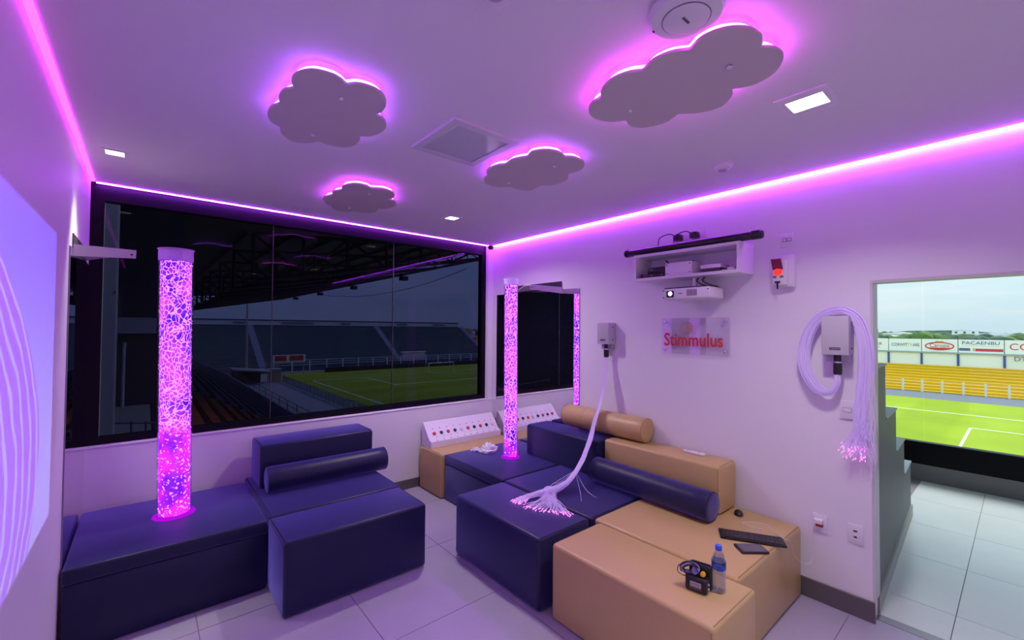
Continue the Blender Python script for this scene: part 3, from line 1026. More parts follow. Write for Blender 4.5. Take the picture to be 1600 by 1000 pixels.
def wall_box(t, x, y0, y1, z0, z1, depth, lab):
    obj('housing', rbox(XR - depth, XR - 0.0005, y0, y1, z0, z1, 0.004, 2), GPLAST if False else pbr('box_grey', (0.50, 0.48, 0.52), 0.4), t, smooth=True)
    obj('mount_plate', box(BM(), XR - depth * 0.55, XR - 0.0005, y0 + 0.012, y1 - 0.012, z0 - 0.045, z0), pbr('plate_grey', (0.42, 0.40, 0.45), 0.4), t)
    yc = (y0 + y1) / 2
    lb = obj('label_plate', box(BM(), XR - depth - 0.0008, XR - depth, yc - 0.028, yc + 0.028, z0 + 0.03, z0 + 0.046), BLACK, t)
    bm = BM()
    for k in range(6):
        box(bm, XR - depth - 0.0014, XR - depth - 0.0008, yc - 0.024 + k * 0.0082, yc - 0.024 + k * 0.0082 + 0.005, z0 + 0.034 + (k % 2) * 0.001, z0 + 0.042)
    obj('label_text', bm, pbr('label_grey', (0.35, 0.33, 0.38), 0.5), lb)
    bm = BM()
    for zz in (z0 + 0.04, z1 - 0.04):
        lathe(bm, [(0.006, 0), (0.006, 0.003), (0.003, 0.004)], (XR - depth * 0.45, y0, zz), 10, (0, -1, 0))
    obj('side_screws', bm, BLACK, t)
    xc = XR - depth * 0.52
    obj('connector', lathe(BM(), [(0.020, 0.0), (0.020, -0.046), (0.0235, -0.050), (0.0235, -0.115), (0.019, -0.125)], (xc, yc, z0), 24), BLACK, t, smooth=True)
    obj('connector_ring', lathe(BM(), [(0.022, -0.040), (0.026, -0.044), (0.026, -0.050), (0.022, -0.054)], (xc, yc, z0), 24), CHROME, t, smooth=True)
    return Vector((xc, yc, z0 - 0.122))


# hanging bundle beside the sign, lying out across the blue seats
t = thing('fibre_lamp', 'fibre lamp with long loose bundle trailing onto the blue ottoman', 'fibre lamp', (XR, 2.55, 1.6), 'optic fibre lamps')
P0 = wall_box(t, 0, 2.475, 2.605, 1.615, 1.815, 0.115, 0)
P0 = Vector((XR - 0.06, 2.54, 1.493))
path = [P0, Vector((3.285, 2.530, 1.33)), Vector((3.205, 2.525, 1.10)), Vector((3.09, 2.50, 0.92)), Vector((2.965, 2.455, 0.775)), Vector((2.80, 2.41, 0.63)), Vector((2.62, 2.385, 0.525)), Vector((2.47, 2.40, 0.485)), Vector((2.37, 2.42, 0.478))]
rnd = random.Random(11)
bm, bt = BM(), BM()
for k in range(130):
    a, rr = rnd.uniform(0, 2 * PI), math.sqrt(rnd.random())
    u_ = rnd.random()
    # fan of ends on the ottoman
    side = rnd.random()
    if side < 0.45:
        end = Vector((2.13 + rnd.uniform(-0.02, 0.10), 2.47 + rnd.uniform(-0.06, 0.03), ZS + rnd.uniform(0.004, 0.02)))
        ctrl = Vector((2.27, 2.44 + rnd.uniform(-0.03, 0.02), ZS + rnd.uniform(0.015, 0.045)))
    else:
        f = rnd.random()
        end = Vector((2.12, 2.36, 0)).lerp(Vector((2.27, 2.04, 0)), f) + Vector((rnd.uniform(-0.03, 0.03), rnd.uniform(-0.03, 0.03), ZS + rnd.uniform(0.004, 0.02)))
        ctrl = Vector((2.30 + rnd.uniform(-0.02, 0.02), 2.34 - 0.16 * f, ZS + rnd.uniform(0.012, 0.05)))
    pts = []
    for i, p in enumerate(path):
        sp = [0.014, 0.022, 0.028, 0.031, 0.034, 0.038, 0.042, 0.046, 0.052][i]
        lim = [0.1, 0.1, 0.1, 0.1, 0.1, 0.05, 0.03, 0.024, 0.02][i]
        pts.append(p + Vector((math.cos(a) * sp * rr * 0.7, math.cos(a + 0.8) * sp * rr * 1.1, max(-lim, math.sin(a) * sp * rr))) + Vector((rnd.uniform(-1, 1), rnd.uniform(-1, 1), 0)) * 0.002 * i)
    if rnd.random() < 0.35:
        pts = pts[:-1]
    pts += [ctrl, end]
    sm = catmull(pts, 4)
    for q in sm:
        if q.x < 3.0:
            q.z = max(q.z, ZS + 0.0045)
    tube(bm, sm, 0.0021, 4)
    d = (sm[-1] - sm[-3]).normalized()
    tube(bt, [sm[-1] - d * 0.004, sm[-1] + d * 0.010], 0.0024, 5)
# a few stray strands on the seat
for e, c_ in (((2.62, 2.56), (2.66, 2.50)), ((2.52, 2.16), (2.60, 2.24)), ((2.66, 2.13), (2.68, 2.25)), ((2.50, 2.50), (2.56, 2.50))):
    s_ = Vector((2.72, 2.40, 0.59))
    sm = catmull([s_, Vector((c_[0], c_[1], ZS + 0.03)), Vector((e[0], e[1], ZS + 0.006))], 8)
    tube(bm, sm, 0.0016, 4)
obj('fibre_strands', bm, FIBL, t, smooth=True, kind='stuff', label='violet white optic fibre strands')
obj('fibre_tips', bt, TIP, t, kind='stuff', label='glowing pink fibre ends')

# bundle looped over its box by the opening
t = thing('fibre_lamp', 'fibre lamp with bundle looped over its box beside the opening', 'fibre lamp', (XR, 0.745, 1.6), 'optic fibre lamps')
wall_box(t, 0, 0.685, 0.825, 1.605, 1.845, 0.125, 0)
X2 = XR - 0.065
P2 = [Vector((X2, 0.755, 1.482)), Vector((X2, 0.760, 1.42)), Vector((X2, 0.800, 1.365)), Vector((X2, 0.865, 1.385)), Vector((X2, 0.925, 1.49)), Vector((X2, 0.935, 1.63)),
      Vector((X2, 0.885, 1.79)), Vector((X2, 0.79, 1.878)), Vector((X2, 0.70, 1.875)), Vector((X2, 0.640, 1.79)), Vector((X2, 0.612, 1.62)), Vector((X2, 0.622, 1.40)), Vector((X2, 0.640, 1.18)), Vector((X2, 0.668, 1.02))]
bm, bt, bw = BM(), BM(), BM()
for k in range(100):
    a, rr = rnd.uniform(0, 2 * PI), math.sqrt(rnd.random())
    pts = []
    wob = rnd.uniform(-1, 1)
    endz = rnd.uniform(-0.045, 0.045)
    endy = rnd.uniform(-0.055, 0.06)
    for i, p in enumerate(P2):
        sp = [0.013, 0.018, 0.026, 0.034, 0.038, 0.036, 0.033, 0.024, 0.022, 0.034, 0.042, 0.044, 0.040, 0.03][i]
        q = p + Vector((-math.sin(a) * 0.022 * rr, 0, 0))
        nb = (P2[min(i + 1, len(P2) - 1)] - P2[max(i - 1, 0)]).normalized()
        perp = Vector((0, -nb.z, nb.y))
        q += perp * (math.cos(a) * sp * rr)
        if i == len(P2) - 1:
            q += Vector((rnd.uniform(-0.02, 0.0), endy, endz))
        pts.append(q)
    if k % 6 == 0:
        pts = pts[:-1] + [pts[-2] + Vector((-0.01, -0.035, -0.10 + rnd.uniform(-0.1, 0.08)))]
    sm = catmull(pts, 4)
    tube(bm, sm, 0.0018, 4)
    d = (sm[-1] - sm[-3]).normalized()
    if k % 6:
        tube(bt, [sm[-1] - d * 0.003, sm[-1] + d * 0.006], 0.0024, 5)
for k in range(16):      # pale strands hanging at the wall edge
    y_ = 0.588 + rnd.uniform(-0.012, 0.018)
    pts = [Vector((X2 - rnd.uniform(0, 0.02), 0.665, 1.845)), Vector((X2 - 0.01, 0.615, 1.74)), Vector((X2 - 0.01, y_ + 0.006, 1.5)), Vector((X2 - 0.012, y_ + rnd.uniform(-0.012, 0.012), 1.25)), Vector((X2 - 0.012, y_ - 0.004 + rnd.uniform(-0.02, 0.02), 1.05)), Vector((X2 - 0.01, y_ + rnd.uniform(-0.012, 0.02), 0.92 + rnd.uniform(-0.06, 0.1)))]
    tube(bw, catmull(pts, 5), 0.0017, 4)
obj('fibre_strands', bm, FIBL, t, smooth=True, kind='stuff', label='violet looped optic fibre strands')
obj('fibre_tips', bt, TIP, t, kind='stuff', label='glowing pink fibre ends')
obj('unlit_strands', bw, FIB, t, smooth=True, kind='stuff', label='pale strands hanging by the wall edge')

# ================================================================== SHELF, ROLLER, PROJECTOR, BOXES
t = thing('wall_shelf', 'white open box shelf mounted high on the wall above the projector', 'shelf', (XR - 0.12, 1.69, 2.157))
sx0, sy0, sy1, sz0, sz1 = 3.131, 1.265, 2.121, 2.157, 2.375
th = 0.022
obj('shelf_bottom', box(BM(), sx0, XR - 0.001, sy0, sy1, sz0, sz0 + th), WHITE, t)
obj('shelf_top', box(BM(), sx0, XR - 0.001, sy0, sy1, sz1 - th, sz1), WHITE, t)
obj('shelf_side', box(BM(), sx0, XR - 0.001, sy0, sy0 + th, sz0 + th, sz1 - th), WHITE, t)
obj('shelf_side', box(BM(), sx0, XR - 0.001, sy1 - th, sy1, sz0 + th, sz1 - th), WHITE, t)
obj('shelf_back', box(BM(), XR - 0.012, XR - 0.001, sy0 + th, sy1 - th, sz0 + th, sz1 - th), WHITE, t)
# roller on top
t = thing('screen_roller', 'long black roller tube lying on top of the white shelf', 'roller', (3.185, 1.68, sz1))
obj('roller_case', lathe(BM(), [(0.012, 0), (0.026, 0.004), (0.030, 0.012), (0.030, 1.093), (0.026, 1.101), (0.012, 1.105)], (3.175, 2.235, sz1 + 0.031), 28, (0, -1, 0)), BLACK, t, smooth=True)
obj('end_cap', lathe(BM(), [(0.031, 0), (0.0335, 0.003), (0.0335, 0.05), (0.031, 0.053)], (3.175, 1.20, sz1 + 0.0335), 28, (0, -1, 0)), pbr('roller_cap', (0.02, 0.02, 0.022), 0.25), t, smooth=True)
obj('end_cap', lathe(BM(), [(0.031, 0), (0.0335, 0.003), (0.0335, 0.03), (0.031, 0.033)], (3.175, 2.225, sz1 + 0.0335), 28, (0, -1, 0)), MATS['roller_cap'], t, smooth=True)
# double socket plate with two black plugs behind roller
p = onx(1095, 366, XR)
t = thing('wall_socket', 'white double wall socket with two black plugs above the shelf', 'socket', (XR, p.y + 0.07, p.z))
for dy in (0.0, 0.15):
    obj('socket_plate', rbox(XR - 0.010, XR - 0.0005, p.y - 0.045 + dy, p.y + 0.065 + dy, p.z - 0.045, p.z + 0.035, 0.003, 2), WPLAST, t, smooth=True)
for dy in (0.03, 0.17):
    pl = obj('plug', rbox(XR - 0.075, XR - 0.0105, p.y - 0.03 + dy, p.y + 0.03 + dy, p.z - 0.035, p.z + 0.015, 0.008, 2), BLACK, t, smooth=True)
    sm = catmull([(XR - 0.075, p.y + dy, p.z - 0.005), (XR - 0.11, p.y + dy + 0.04, p.z + 0.018), (XR - 0.12, p.y + dy + 0.12, p.z - 0.005), (XR - 0.06, p.y + dy + 0.17, p.z - 0.05), (XR - 0.03, p.y + dy + 0.18, p.z - 0.095)], 6)
    obj('plug_cord', tube(BM(), sm, 0.0042, 6), BLACK, pl, smooth=True)
# things on the shelf
zs_ = sz0 + th + 0.0008
t = thing('receiver', 'black stacked receiver units at the end of the shelf', 'receiver', (3.22, 1.96, zs_))
obj('lower_unit', rbox(3.165, 3.34, 1.845, 2.075, zs_, zs_ + 0.034, 0.004, 2), BLACK, t, smooth=True)
obj('upper_unit', rbox(3.18, 3.33, 1.855, 2.02, zs_ + 0.0345, zs_ + 0.085, 0.004, 2), BLACK, t, smooth=True)
bm = BM()
for (yy, zz) in ((1.98, 0.065), (1.97, 0.018), (1.88, 0.02)):
    box(bm, 3.164 if zz < 0.03 else 3.179, 3.166 if zz < 0.03 else 3.181, yy - 0.006, yy + 0.006, zs_ + zz - 0.003, zs_ + zz + 0.003)
obj('status_marks', bm, pbr('status_grey', (0.3, 0.3, 0.32), 0.4), t)
tube_pts = [(3.21, 1.862, zs_ + 0.085), (3.215, 1.852, zs_ + 0.11), (3.22, 1.875, zs_ + 0.135)]
obj('antenna', tube(BM(), catmull(tube_pts, 4), 0.006, 8), BLACK, t, smooth=True)
t = thing('control_box', 'white metal control box in the middle of the shelf', 'box', (3.22, 1.72, zs_))
obj('casing', rbox(3.14, 3.32, 1.615, 1.835, zs_, zs_ + 0.098, 0.003, 2), WHITE, t, smooth=True)
for yy in (1.632, 1.818):
    for zz in (0.016, 0.082):
        obj('screw', lathe(BM(), [(0.005, 0), (0.005, 0.0015), (0.002, 0.002)], (3.14, yy, zs_ + zz), 10, (-1, 0, 0)), pbr('screw_dark', (0.12, 0.11, 0.13), 0.4), t)
bm = BM()
for yy in (1.66, 1.69):
    lathe(bm, [(0.009, 0), (0.009, 0.016), (0.006, 0.02)], (3.25, yy, zs_ + 0.0975), 12)
obj('knobs', bm, BLACK, t)
t = thing('media_box', 'small white box with dark front beside the control box', 'box', (3.2, 1.47, zs_))
obj('dark_base', rbox(3.165, 3.30, 1.415, 1.555, zs_, zs_ + 0.028, 0.003, 2), pbr('dark_brown_base', (0.06, 0.03, 0.03), 0.4), t)
obj('white_top', rbox(3.160, 3.305, 1.41, 1.56, zs_ + 0.0285, zs_ + 0.058, 0.004, 2), WHITE, t, smooth=True)
bm = BM()
lathe(bm, [(0.01, 0), (0.014, 0.01), (0.014, 0.04), (0.009, 0.05)], (3.19, 1.375, zs_ + 0.0145), 14, (0.2, -1, 0.0))
t = thing('usb_charger', 'tiny white charger lying at the end of the shelf', 'charger', (3.19, 1.36, zs_))
obj('charger_body', bm, WPLAST, t, smooth=True)
obj('charger_cable', tube(BM(), catmull([(3.19, 1.36, zs_ + 0.006), (3.16, 1.39, zs_ + 0.005), (3.19, 1.405, zs_ + 0.005), (3.23, 1.35, zs_ + 0.005)], 6), 0.004, 6), WPLAST, t, smooth=True)

# projector
t = thing('projector', 'white projector hanging from mount under the shelf', 'projector', (3.17, 1.69, 1.985))
px0, px1, py0, py1, pz0, pz1 = 3.075, 3.30, 1.45, 1.82, 1.985, 2.070
obj('casing', rbox(px0, px1, py0, py1, pz0, pz1, 0.012, 3), WPLAST, t, smooth=True)
obj('rear_plate', rbox(px0 + 0.01, px1 - 0.01, py0 + 0.02, py1 - 0.01, pz1 - 0.0005, pz1 + 0.007, 0.002, 1), BLACK, t)
obj('lens_recess', box(BM(), px0 - 0.002, px0 + 0.004, 1.725, 1.785, pz0 + 0.017, pz0 + 0.066), BLACK, t)
LENS = Vector((px0 - 0.024, 1.748, pz0 + 0.044))
obj('lens_barrel', lathe(BM(), [(0.022, 0.0), (0.022, 0.010), (0.018, 0.012)], (px0 - 0.001, 1.748, pz0 + 0.044), 24, (-1, 0, 0)), BLACK, t, smooth=True)
obj('lens_glow', lathe(BM(), [(0.016, 0.0005), (0.012, 0.002), (0.002, 0.003)], (px0 - 0.0125, 1.748, pz0 + 0.044), 24, (-1, 0, 0)), emit('projector_lens_light', (0.85, 1.0, 1.0), 5.0), t, smooth=True)
for k in range(7):
    yy = 1.545 + k * 0.0115
    obj('vent_slot', box(BM(), px0 - 0.001, px0 + 0.002, yy, yy + 0.0065, pz0 + 0.022, pz0 + 0.068), pbr('vent_dark', (0.09, 0.08, 0.12), 0.5), t)
obj('brand_mark', box(BM(), px0 - 0.0008, px0 + 0.001, 1.655, 1.69, pz0 + 0.040, pz0 + 0.046), pbr('mark_dark', (0.1, 0.09, 0.12), 0.5), t)
for (yy, zz) in ((1.808, 0.07), (1.808, 0.018), (1.462, 0.065)):
    obj('case_screw', lathe(BM(), [(0.005, 0), (0.005, 0.0015), (0.002, 0.002)], (px0, yy, pz0 + zz), 10, (-1, 0, 0)), BLACK, t)
mt = obj('ceiling_mount', lathe(BM(), [(0.05, 0), (0.05, -0.006), (0.015, -0.008), (0.015, -0.08)], (3.19, 1.62, sz0 - 0.0005), 24), WPLAST, t, smooth=True)
for dy in (0.0, -0.045):
    obj('cable', tube(BM(), catmull([(3.22, 1.60 + dy, sz0 - 0.004), (3.17, 1.59 + dy, sz0 - 0.035), (3.19, 1.55 + dy, sz0 - 0.065), (3.22, 1.50 + dy, pz1 + 0.006)], 6), 0.005, 6), BLACK, t, smooth=True)

# the light it throws on the opposite wall: a picture made by the lamp itself
pd = bpy.data.lights.new('projector_beam', 'SPOT')
pd.energy = PROJECTOR_W
pd.spot_size = math.radians(60)
pd.spot_blend = 0.0
pd.shadow_soft_size = 0.004
po = bpy.data.objects.new('projector_beam', pd)
po.location = LENS
po.rotation_euler = Matrix(((0, 0, 1), (1, 0, 0), (0, 1, 0))).to_euler()     # looks along -X, picture upright
COL.objects.link(po)
adopt(po, t)
pd.use_nodes = True
pn, pl_ = pd.node_tree.nodes, pd.node_tree.links
pn.clear()
po_out = pn.new('ShaderNodeOutputLight')
po_em = pn.new('ShaderNodeEmission')
tcn = pn.new('ShaderNodeTexCoord')
sepn = pn.new('ShaderNodeSeparateXYZ')
pl_.new(tcn.outputs['Normal'], sepn.inputs[0])


def pmath(op, a, b=None, c=None):
    nd = pn.new('ShaderNodeMath'); nd.operation = op
    for i, v in enumerate((a, b, c)):
        if v is None:
            continue
        if isinstance(v, (int, float)):
            nd.inputs[i].default_value = v
        else:
            pl_.new(v, nd.inputs[i])
    return nd.outputs[0]


def psmooth(v, lo, hi):
    nd = pn.new('ShaderNodeMapRange'); nd.interpolation_type = 'SMOOTHSTEP'
    nd.inputs['From Min'].default_value = lo; nd.inputs['From Max'].default_value = hi
    pl_.new(v, nd.inputs['Value'])
    return nd.outputs[0]


negz = pmath('ABSOLUTE', sepn.outputs['Z'])
PU = pmath('DIVIDE', sepn.outputs['X'], negz)     # across the picture
PV = pmath('DIVIDE', sepn.outputs['Y'], negz)     # up the picture
DIST = LENS.x - XL
PROJ_SIGN = 1.0


def box_mask(y0, y1, z0, z1, soft=0.003):
    u0, u1 = (y0 - LENS.y) / DIST, (y1 - LENS.y) / DIST
    v0, v1 = (z0 - LENS.z) / DIST, (z1 - LENS.z) / DIST
    a = pmath('MULTIPLY', psmooth(PU, u0 - soft, u0 + soft), psmooth(PU, u1 + soft, u1 - soft))
    b = pmath('MULTIPLY', psmooth(PV, v0 - soft, v0 + soft), psmooth(PV, v1 + soft, v1 - soft))
    return pmath('MULTIPLY', a, b)


MASK = box_mask(0.45, 2.95, 0.87, 2.185)
cmb = pn.new('ShaderNodeCombineXYZ')
pl_.new(PU, cmb.inputs[0]); pl_.new(PV, cmb.inputs[1])
# striped animal flank: rounded outline, bands that follow it
PZ = pmath('MULTIPLY_ADD', PV, DIST, LENS.z - 1.24)
outl = pmath('MULTIPLY_ADD', pmath('MULTIPLY', PZ, PZ), -1.33, 2.66 - LENS.y)
inside = pmath('SUBTRACT', outl, pmath('MULTIPLY', PU, DIST))
body = psmooth(inside, 0.0, 0.03)
pnz = pn.new('ShaderNodeTexNoise')
pnz.inputs['Scale'].default_value = 9.0
pnz.inputs['Detail'].default_value = 2
pl_.new(cmb.outputs[0], pnz.inputs['Vector'])
ph = pmath('MULTIPLY_ADD', inside, 2 * PI / 0.125, pmath('MULTIPLY', pnz.outputs['Fac'], 9.0))
stripe = psmooth(pmath('SINE', ph), 0.45, 0.85)
sky_c = pn.new('ShaderNodeMixRGB')
sky_c.inputs['Color1'].default_value = (0.36, 0.42, 1.0, 1)
sky_c.inputs['Color2'].default_value = (0.13, 0.12, 1.0, 1)
pl_.new(psmooth(PV, -0.30, 0.05), sky_c.inputs['Fac'])
body_c = pn.new('ShaderNodeMixRGB')
body_c.inputs['Color1'].default_value = (0.30, 0.09, 0.95, 1)
body_c.inputs['Color2'].default_value = (0.46, 0.42, 1.0, 1)
pl_.new(stripe, body_c.inputs['Fac'])
pic = pn.new('ShaderNodeMixRGB')
pl_.new(body, pic.inputs['Fac'])
pl_.new(sky_c.outputs[0], pic.inputs['Color1'])
pl_.new(body_c.outputs[0], pic.inputs['Color2'])
pl_.new(pic.outputs[0], po_em.inputs['Color'])
pl_.new(MASK, po_em.inputs['Strength'])
pl_.new(po_em.outputs[0], po_out.inputs[0])

# ================================================================== ACRYLIC SIGN
t = thing('acrylic_sign', 'clear acrylic wall sign with red lettering and yellow face logo', 'sign', (XR, 1.705, 1.70))
gx = XR - 0.028
obj('acrylic_plate', rbox(gx, gx + 0.006, 1.425, 1.985, 1.555, 1.85, 0.001, 1), PLATE, t)
for yy in (1.457, 1.955):
    for zz in (1.588, 1.818):
        obj('standoff', lathe(BM(), [(0.008, 0), (0.008, 0.032), (0.010, 0.033), (0.010, 0.037), (0.006, 0.039)], (XR - 0.0005, yy, zz), 16, (-1, 0, 0)), CHROME, t, smooth=True)
SRED = pbr('sign_red', (0.62, 0.02, 0.035), 0.4)
SYEL = pbr('sign_yellow', (0.72, 0.40, 0.02), 0.4)
tx = text_obj('lettering', 'Stimmulus', 0.148, SRED, (gx - 0.0012, 1.718, 1.668), (0, -1, 0), (0, 0, 1), t, extr=0.0008, xscale=0.80, bold=0.0022)
# little face logo: a rounded head outline, an eye and a curled ear
def sp(y, z):
    return (gx - 0.0015, y, z)


fc = (1.762, 1.762)
pts = [sp(fc[0] + 0.062 * math.cos(a) * (1.0 if math.cos(a) > 0 else 0.72), fc[1] + 0.047 * math.sin(a) + 0.012 * math.cos(a) * -1) for a in [k * 2 * PI / 40 for k in range(40)]]
lg = obj('logo_outline', tube(BM(), pts, 0.0030, 6, closed=True), SYEL, t, smooth=True)
obj('logo_ear', tube(BM(), [sp(*q) for q in ((1.722, 1.785), (1.750, 1.790), (1.768, 1.775), (1.768, 1.750), (1.750, 1.737), (1.728, 1.742), (1.722, 1.760), (1.742, 1.763))], 0.0032, 6), SYEL, t, smooth=True)
obj('logo_eye', lathe(BM(), [(0.005, 0), (0.005, 0.002), (0.003, 0.003)], sp(1.792, 1.762), 14, (-1, 0, 0)), SYEL, t)
text_obj('logo_letter', '6', 0.05, SYEL, sp(1.742, 1.764), (0, -1, 0), (0, 0, 1), t, extr=0.0006)

# ================================================================== WALL PLATES


def plate(name, label, cat, px, py, w, h, parts, group='wall plates'):
    p = onx(px, py, XR)
    t = thing(name, label, cat, (XR, p.y, p.z), group)
    obj('cover_plate', rbox(XR - 0.009, XR - 0.0005, p.y - w / 2, p.y + w / 2, p.z - h / 2, p.z + h / 2, 0.003, 2), WPLAST, t, smooth=True)
    for nm, dy, dz, sw_, sh, mat, proud in parts:
        obj(nm, rbox(XR - 0.009 - proud, XR - 0.008, p.y + dy - sw_ / 2, p.y + dy + sw_ / 2, p.z + dz - sh / 2, p.z + dz + sh / 2, min(0.0015, sw_ * 0.2, sh * 0.2), 1), mat, t)
    return t, p


SLT = pbr('slot_dark', (0.10, 0.08, 0.13), 0.5)
plate('light_switch', 'square white switch plate high on wall above the red alarm', 'switch', 1229.5, 375.5, 0.082, 0.098,
      [('rocker_frame', 0.012, 0.002, 0.027, 0.026, SLT, 0.001), ('rocker_frame', -0.017, 0.002, 0.027, 0.026, SLT, 0.001), ('rocker', 0.012, 0.002, 0.022, 0.020, WPLAST, 0.004), ('rocker', -0.017, 0.002, 0.022, 0.020, WPLAST, 0.004)])
plate('light_switch', 'white switch plate below the looped fibre bundle', 'switch', 1324.5, 640.5, 0.078, 0.115,
      [('rocker_frame', 0, 0, 0.046, 0.028, SLT, 0.001), ('rocker', 0, 0, 0.042, 0.024, WPLAST, 0.003)])
t, p = plate('wall_socket', 'white socket plate with red outlet and plugged adapter', 'socket', 1281.5, 817, 0.078, 0.118,
             [('red_outlet', 0.003, -0.012, 0.042, 0.024, pbr('outlet_red', (0.45, 0.01, 0.02), 0.4), 0.002), ('adapter', 0.002, 0.016, 0.045, 0.026, WPLAST, 0.032)])
PLUG = Vector((XR - 0.038, p.y + 0.018, p.z + 0.012))
plate('wall_socket', 'white socket plate with two black ports nearest the opening', 'socket', 1337, 834, 0.078, 0.118,
      [('port', 0, 0.018, 0.020, 0.010, BLACK, 0.001), ('port', 0, -0.018, 0.016, 0.010, BLACK, 0.001)])
# thin charging cable from the adapter across the beige seat
cab = catmull([PLUG, (XR - 0.03, 0.905, 0.455), (XR - 0.025, 0.900, 0.30), (XR - 0.06, 0.920, 0.24), (3.20, 0.955, 0.30), (3.10, 0.955, 0.43), (3.05, 0.972, ZS + 0.006), (3.11, 1.05, ZS + 0.004), (3.175, 1.12, ZS + 0.004), (3.155, 1.19, ZS + 0.004), (3.10, 1.235, ZS + 0.004), (3.06, 1.20, ZS + 0.004), (3.075, 1.14, ZS + 0.004)], 8)
t = thing('charging_cable', 'thin white charging cable curling over the beige seat', 'cable', (3.1, 1.1, ZS))
obj('cord', tube(BM(), cab, 0.0018, 6), pbr('cable_white', (0.75, 0.72, 0.75), 0.45), t, smooth=True)
obj('tip_plug', tube(BM(), [cab[-1], cab[-1] + Vector((0.004, -0.03, 0.0005))], 0.0034, 8), WPLAST, t, smooth=True)

# red break-glass alarm box
p = onx(1226, 424, XR)
t = thing('alarm_box', 'white wall alarm unit with lit red button and lifted flap', 'alarm', (XR, p.y, p.z))
ay0, ay1, az0, az1 = p.y - 0.070, p.y + 0.085, p.z - 0.115, p.z + 0.105
obj('back_box', rbox(XR - 0.055, XR - 0.0005, ay0, ay1 - 0.035, az0, az1, 0.006, 2), WPLAST, t, smooth=True)
obj('front_case', rbox(XR - 0.085, XR - 0.0555, ay0 + 0.03, ay1 - 0.035, az0 + 0.015, az1 - 0.04, 0.006, 2), WPLAST, t, smooth=True)
obj('red_button', lathe(BM(), [(0.024, 0), (0.024, 0.008), (0.015, 0.014), (0.003, 0.016)], (XR - 0.085, p.y + 0.013, p.z - 0.010), 22, (-1, 0, 0)), emit('alarm_red_light', (1.0, 0.03, 0.03), 1.6), t, smooth=True)
bm = prism(BM(), [(XR - 0.087, p.y + 0.044, p.z + 0.006), (XR - 0.087, p.y - 0.018, p.z + 0.006), (XR - 0.125, p.y - 0.018, p.z + 0.075), (XR - 0.125, p.y + 0.044, p.z + 0.075)], (-0.004, 0, -0.002))
obj('red_flap', bm, pbr('red_flap', (0.20, 0.01, 0.06), 0.3), t)
for dy in (0.034, -0.008):
    obj('label_mark', box(BM(), XR - 0.0862, XR - 0.085, p.y + dy - 0.011, p.y + dy + 0.011, p.z - 0.052, p.z - 0.036), pbr('olive_mark', (0.20, 0.20, 0.08), 0.5), t)
obj('key_head', rbox(XR - 0.098, XR - 0.0855, p.y - 0.002, p.y + 0.032, p.z - 0.086, p.z - 0.074, 0.003, 1), BLACK, t)
obj('key_tag', rbox(XR - 0.096, XR - 0.088, p.y + 0.010, p.y + 0.020, p.z - 0.128, p.z - 0.085, 0.002, 1), BLACK, t)

# ================================================================== SMALL THINGS ON THE BLOCKS
# mouse
p = onz(1154, 801, ZS + 0.012)
t = thing('computer_mouse', 'black computer mouse on the beige seat near the wall', 'mouse', (p.x, p.y, ZS))
bm = BM()
bmesh.ops.create_icosphere(bm, subdivisions=3, radius=1.0)
for v in bm.verts:
    v.co = Vector((v.co.x * 0.046, v.co.y * 0.030 * (1 - 0.12 * v.co.x), max(-0.05, v.co.z) * 0.030))
bmesh.ops.rotate(bm, verts=bm.verts, cent=(0, 0, 0), matrix=Matrix.Rotation(0.5, 3, 'Z'))
bmesh.ops.translate(bm, verts=bm.verts, vec=(p.x, p.y, ZS + 0.0025))
obj('mouse_body', bm, BLACK, t, smooth=True)
obj('scroll_wheel', lathe(BM(), [(0.007, -0.003), (0.008, 0), (0.007, 0.003)], (p.x - 0.020, p.y - 0.012, ZS + 0.026), 14, (0.48, -0.88, 0)), pbr('wheel_grey', (0.06, 0.06, 0.06), 0.6), t)


def oriented(c, a):
    return Matrix.Translation(c) @ Matrix.Rotation(a, 4, 'Z')


# keyboard
k1, k2, k3, k4 = (onz(*q, ZS + 0.012) for q in ((1123, 824), (1232, 855), (1218, 839), (1128, 840)))
kc = (k1 + k2 + k3 + k4) / 4
kdir = ((k3 - k1) + (k2 - k4)).normalized()
ka = math.atan2(kdir.y, kdir.x)
KL, KW = 0.36, 0.125
t = thing('keyboard', 'slim black wireless keyboard on the beige seat', 'keyboard', (kc.x, kc.y, ZS))
M = oriented(Vector((kc.x, kc.y, ZS + 0.001)), ka)
bm = rbox(-KL / 2, KL / 2, -KW / 2, KW / 2, 0, 0.014, 0.004, 2)
bmesh.ops.transform(bm, matrix=M, verts=bm.verts)
obj('keyboard_case', bm, pbr('keyboard_black', (0.012, 0.012, 0.014), 0.28), t, smooth=True)
KEYM = pbr('key_black', (0.020, 0.020, 0.026), 0.35)
rows = 5
for r_ in range(rows):
    n_ = 15 if r_ < 4 else 9
    xk = -KL / 2 + 0.012
    tot = KL - 0.024
    ws = [1] * n_ if r_ < 4 else [1, 1, 1, 5, 1, 1, 1, 2, 2]
    sw_ = tot / sum(ws)
    for w_ in ws:
        a0, a1 = xk + 0.0012, xk + w_ * sw_ - 0.0012
        xk += w_ * sw_
        y0_ = -KW / 2 + 0.010 + (rows - 1 - r_) * 0.0212
        bm = box(BM(), a0, a1, y0_, y0_ + 0.0185, 0.014, 0.0175)
        bmesh.ops.transform(bm, matrix=M, verts=bm.verts)
        obj('key', bm, KEYM, t)
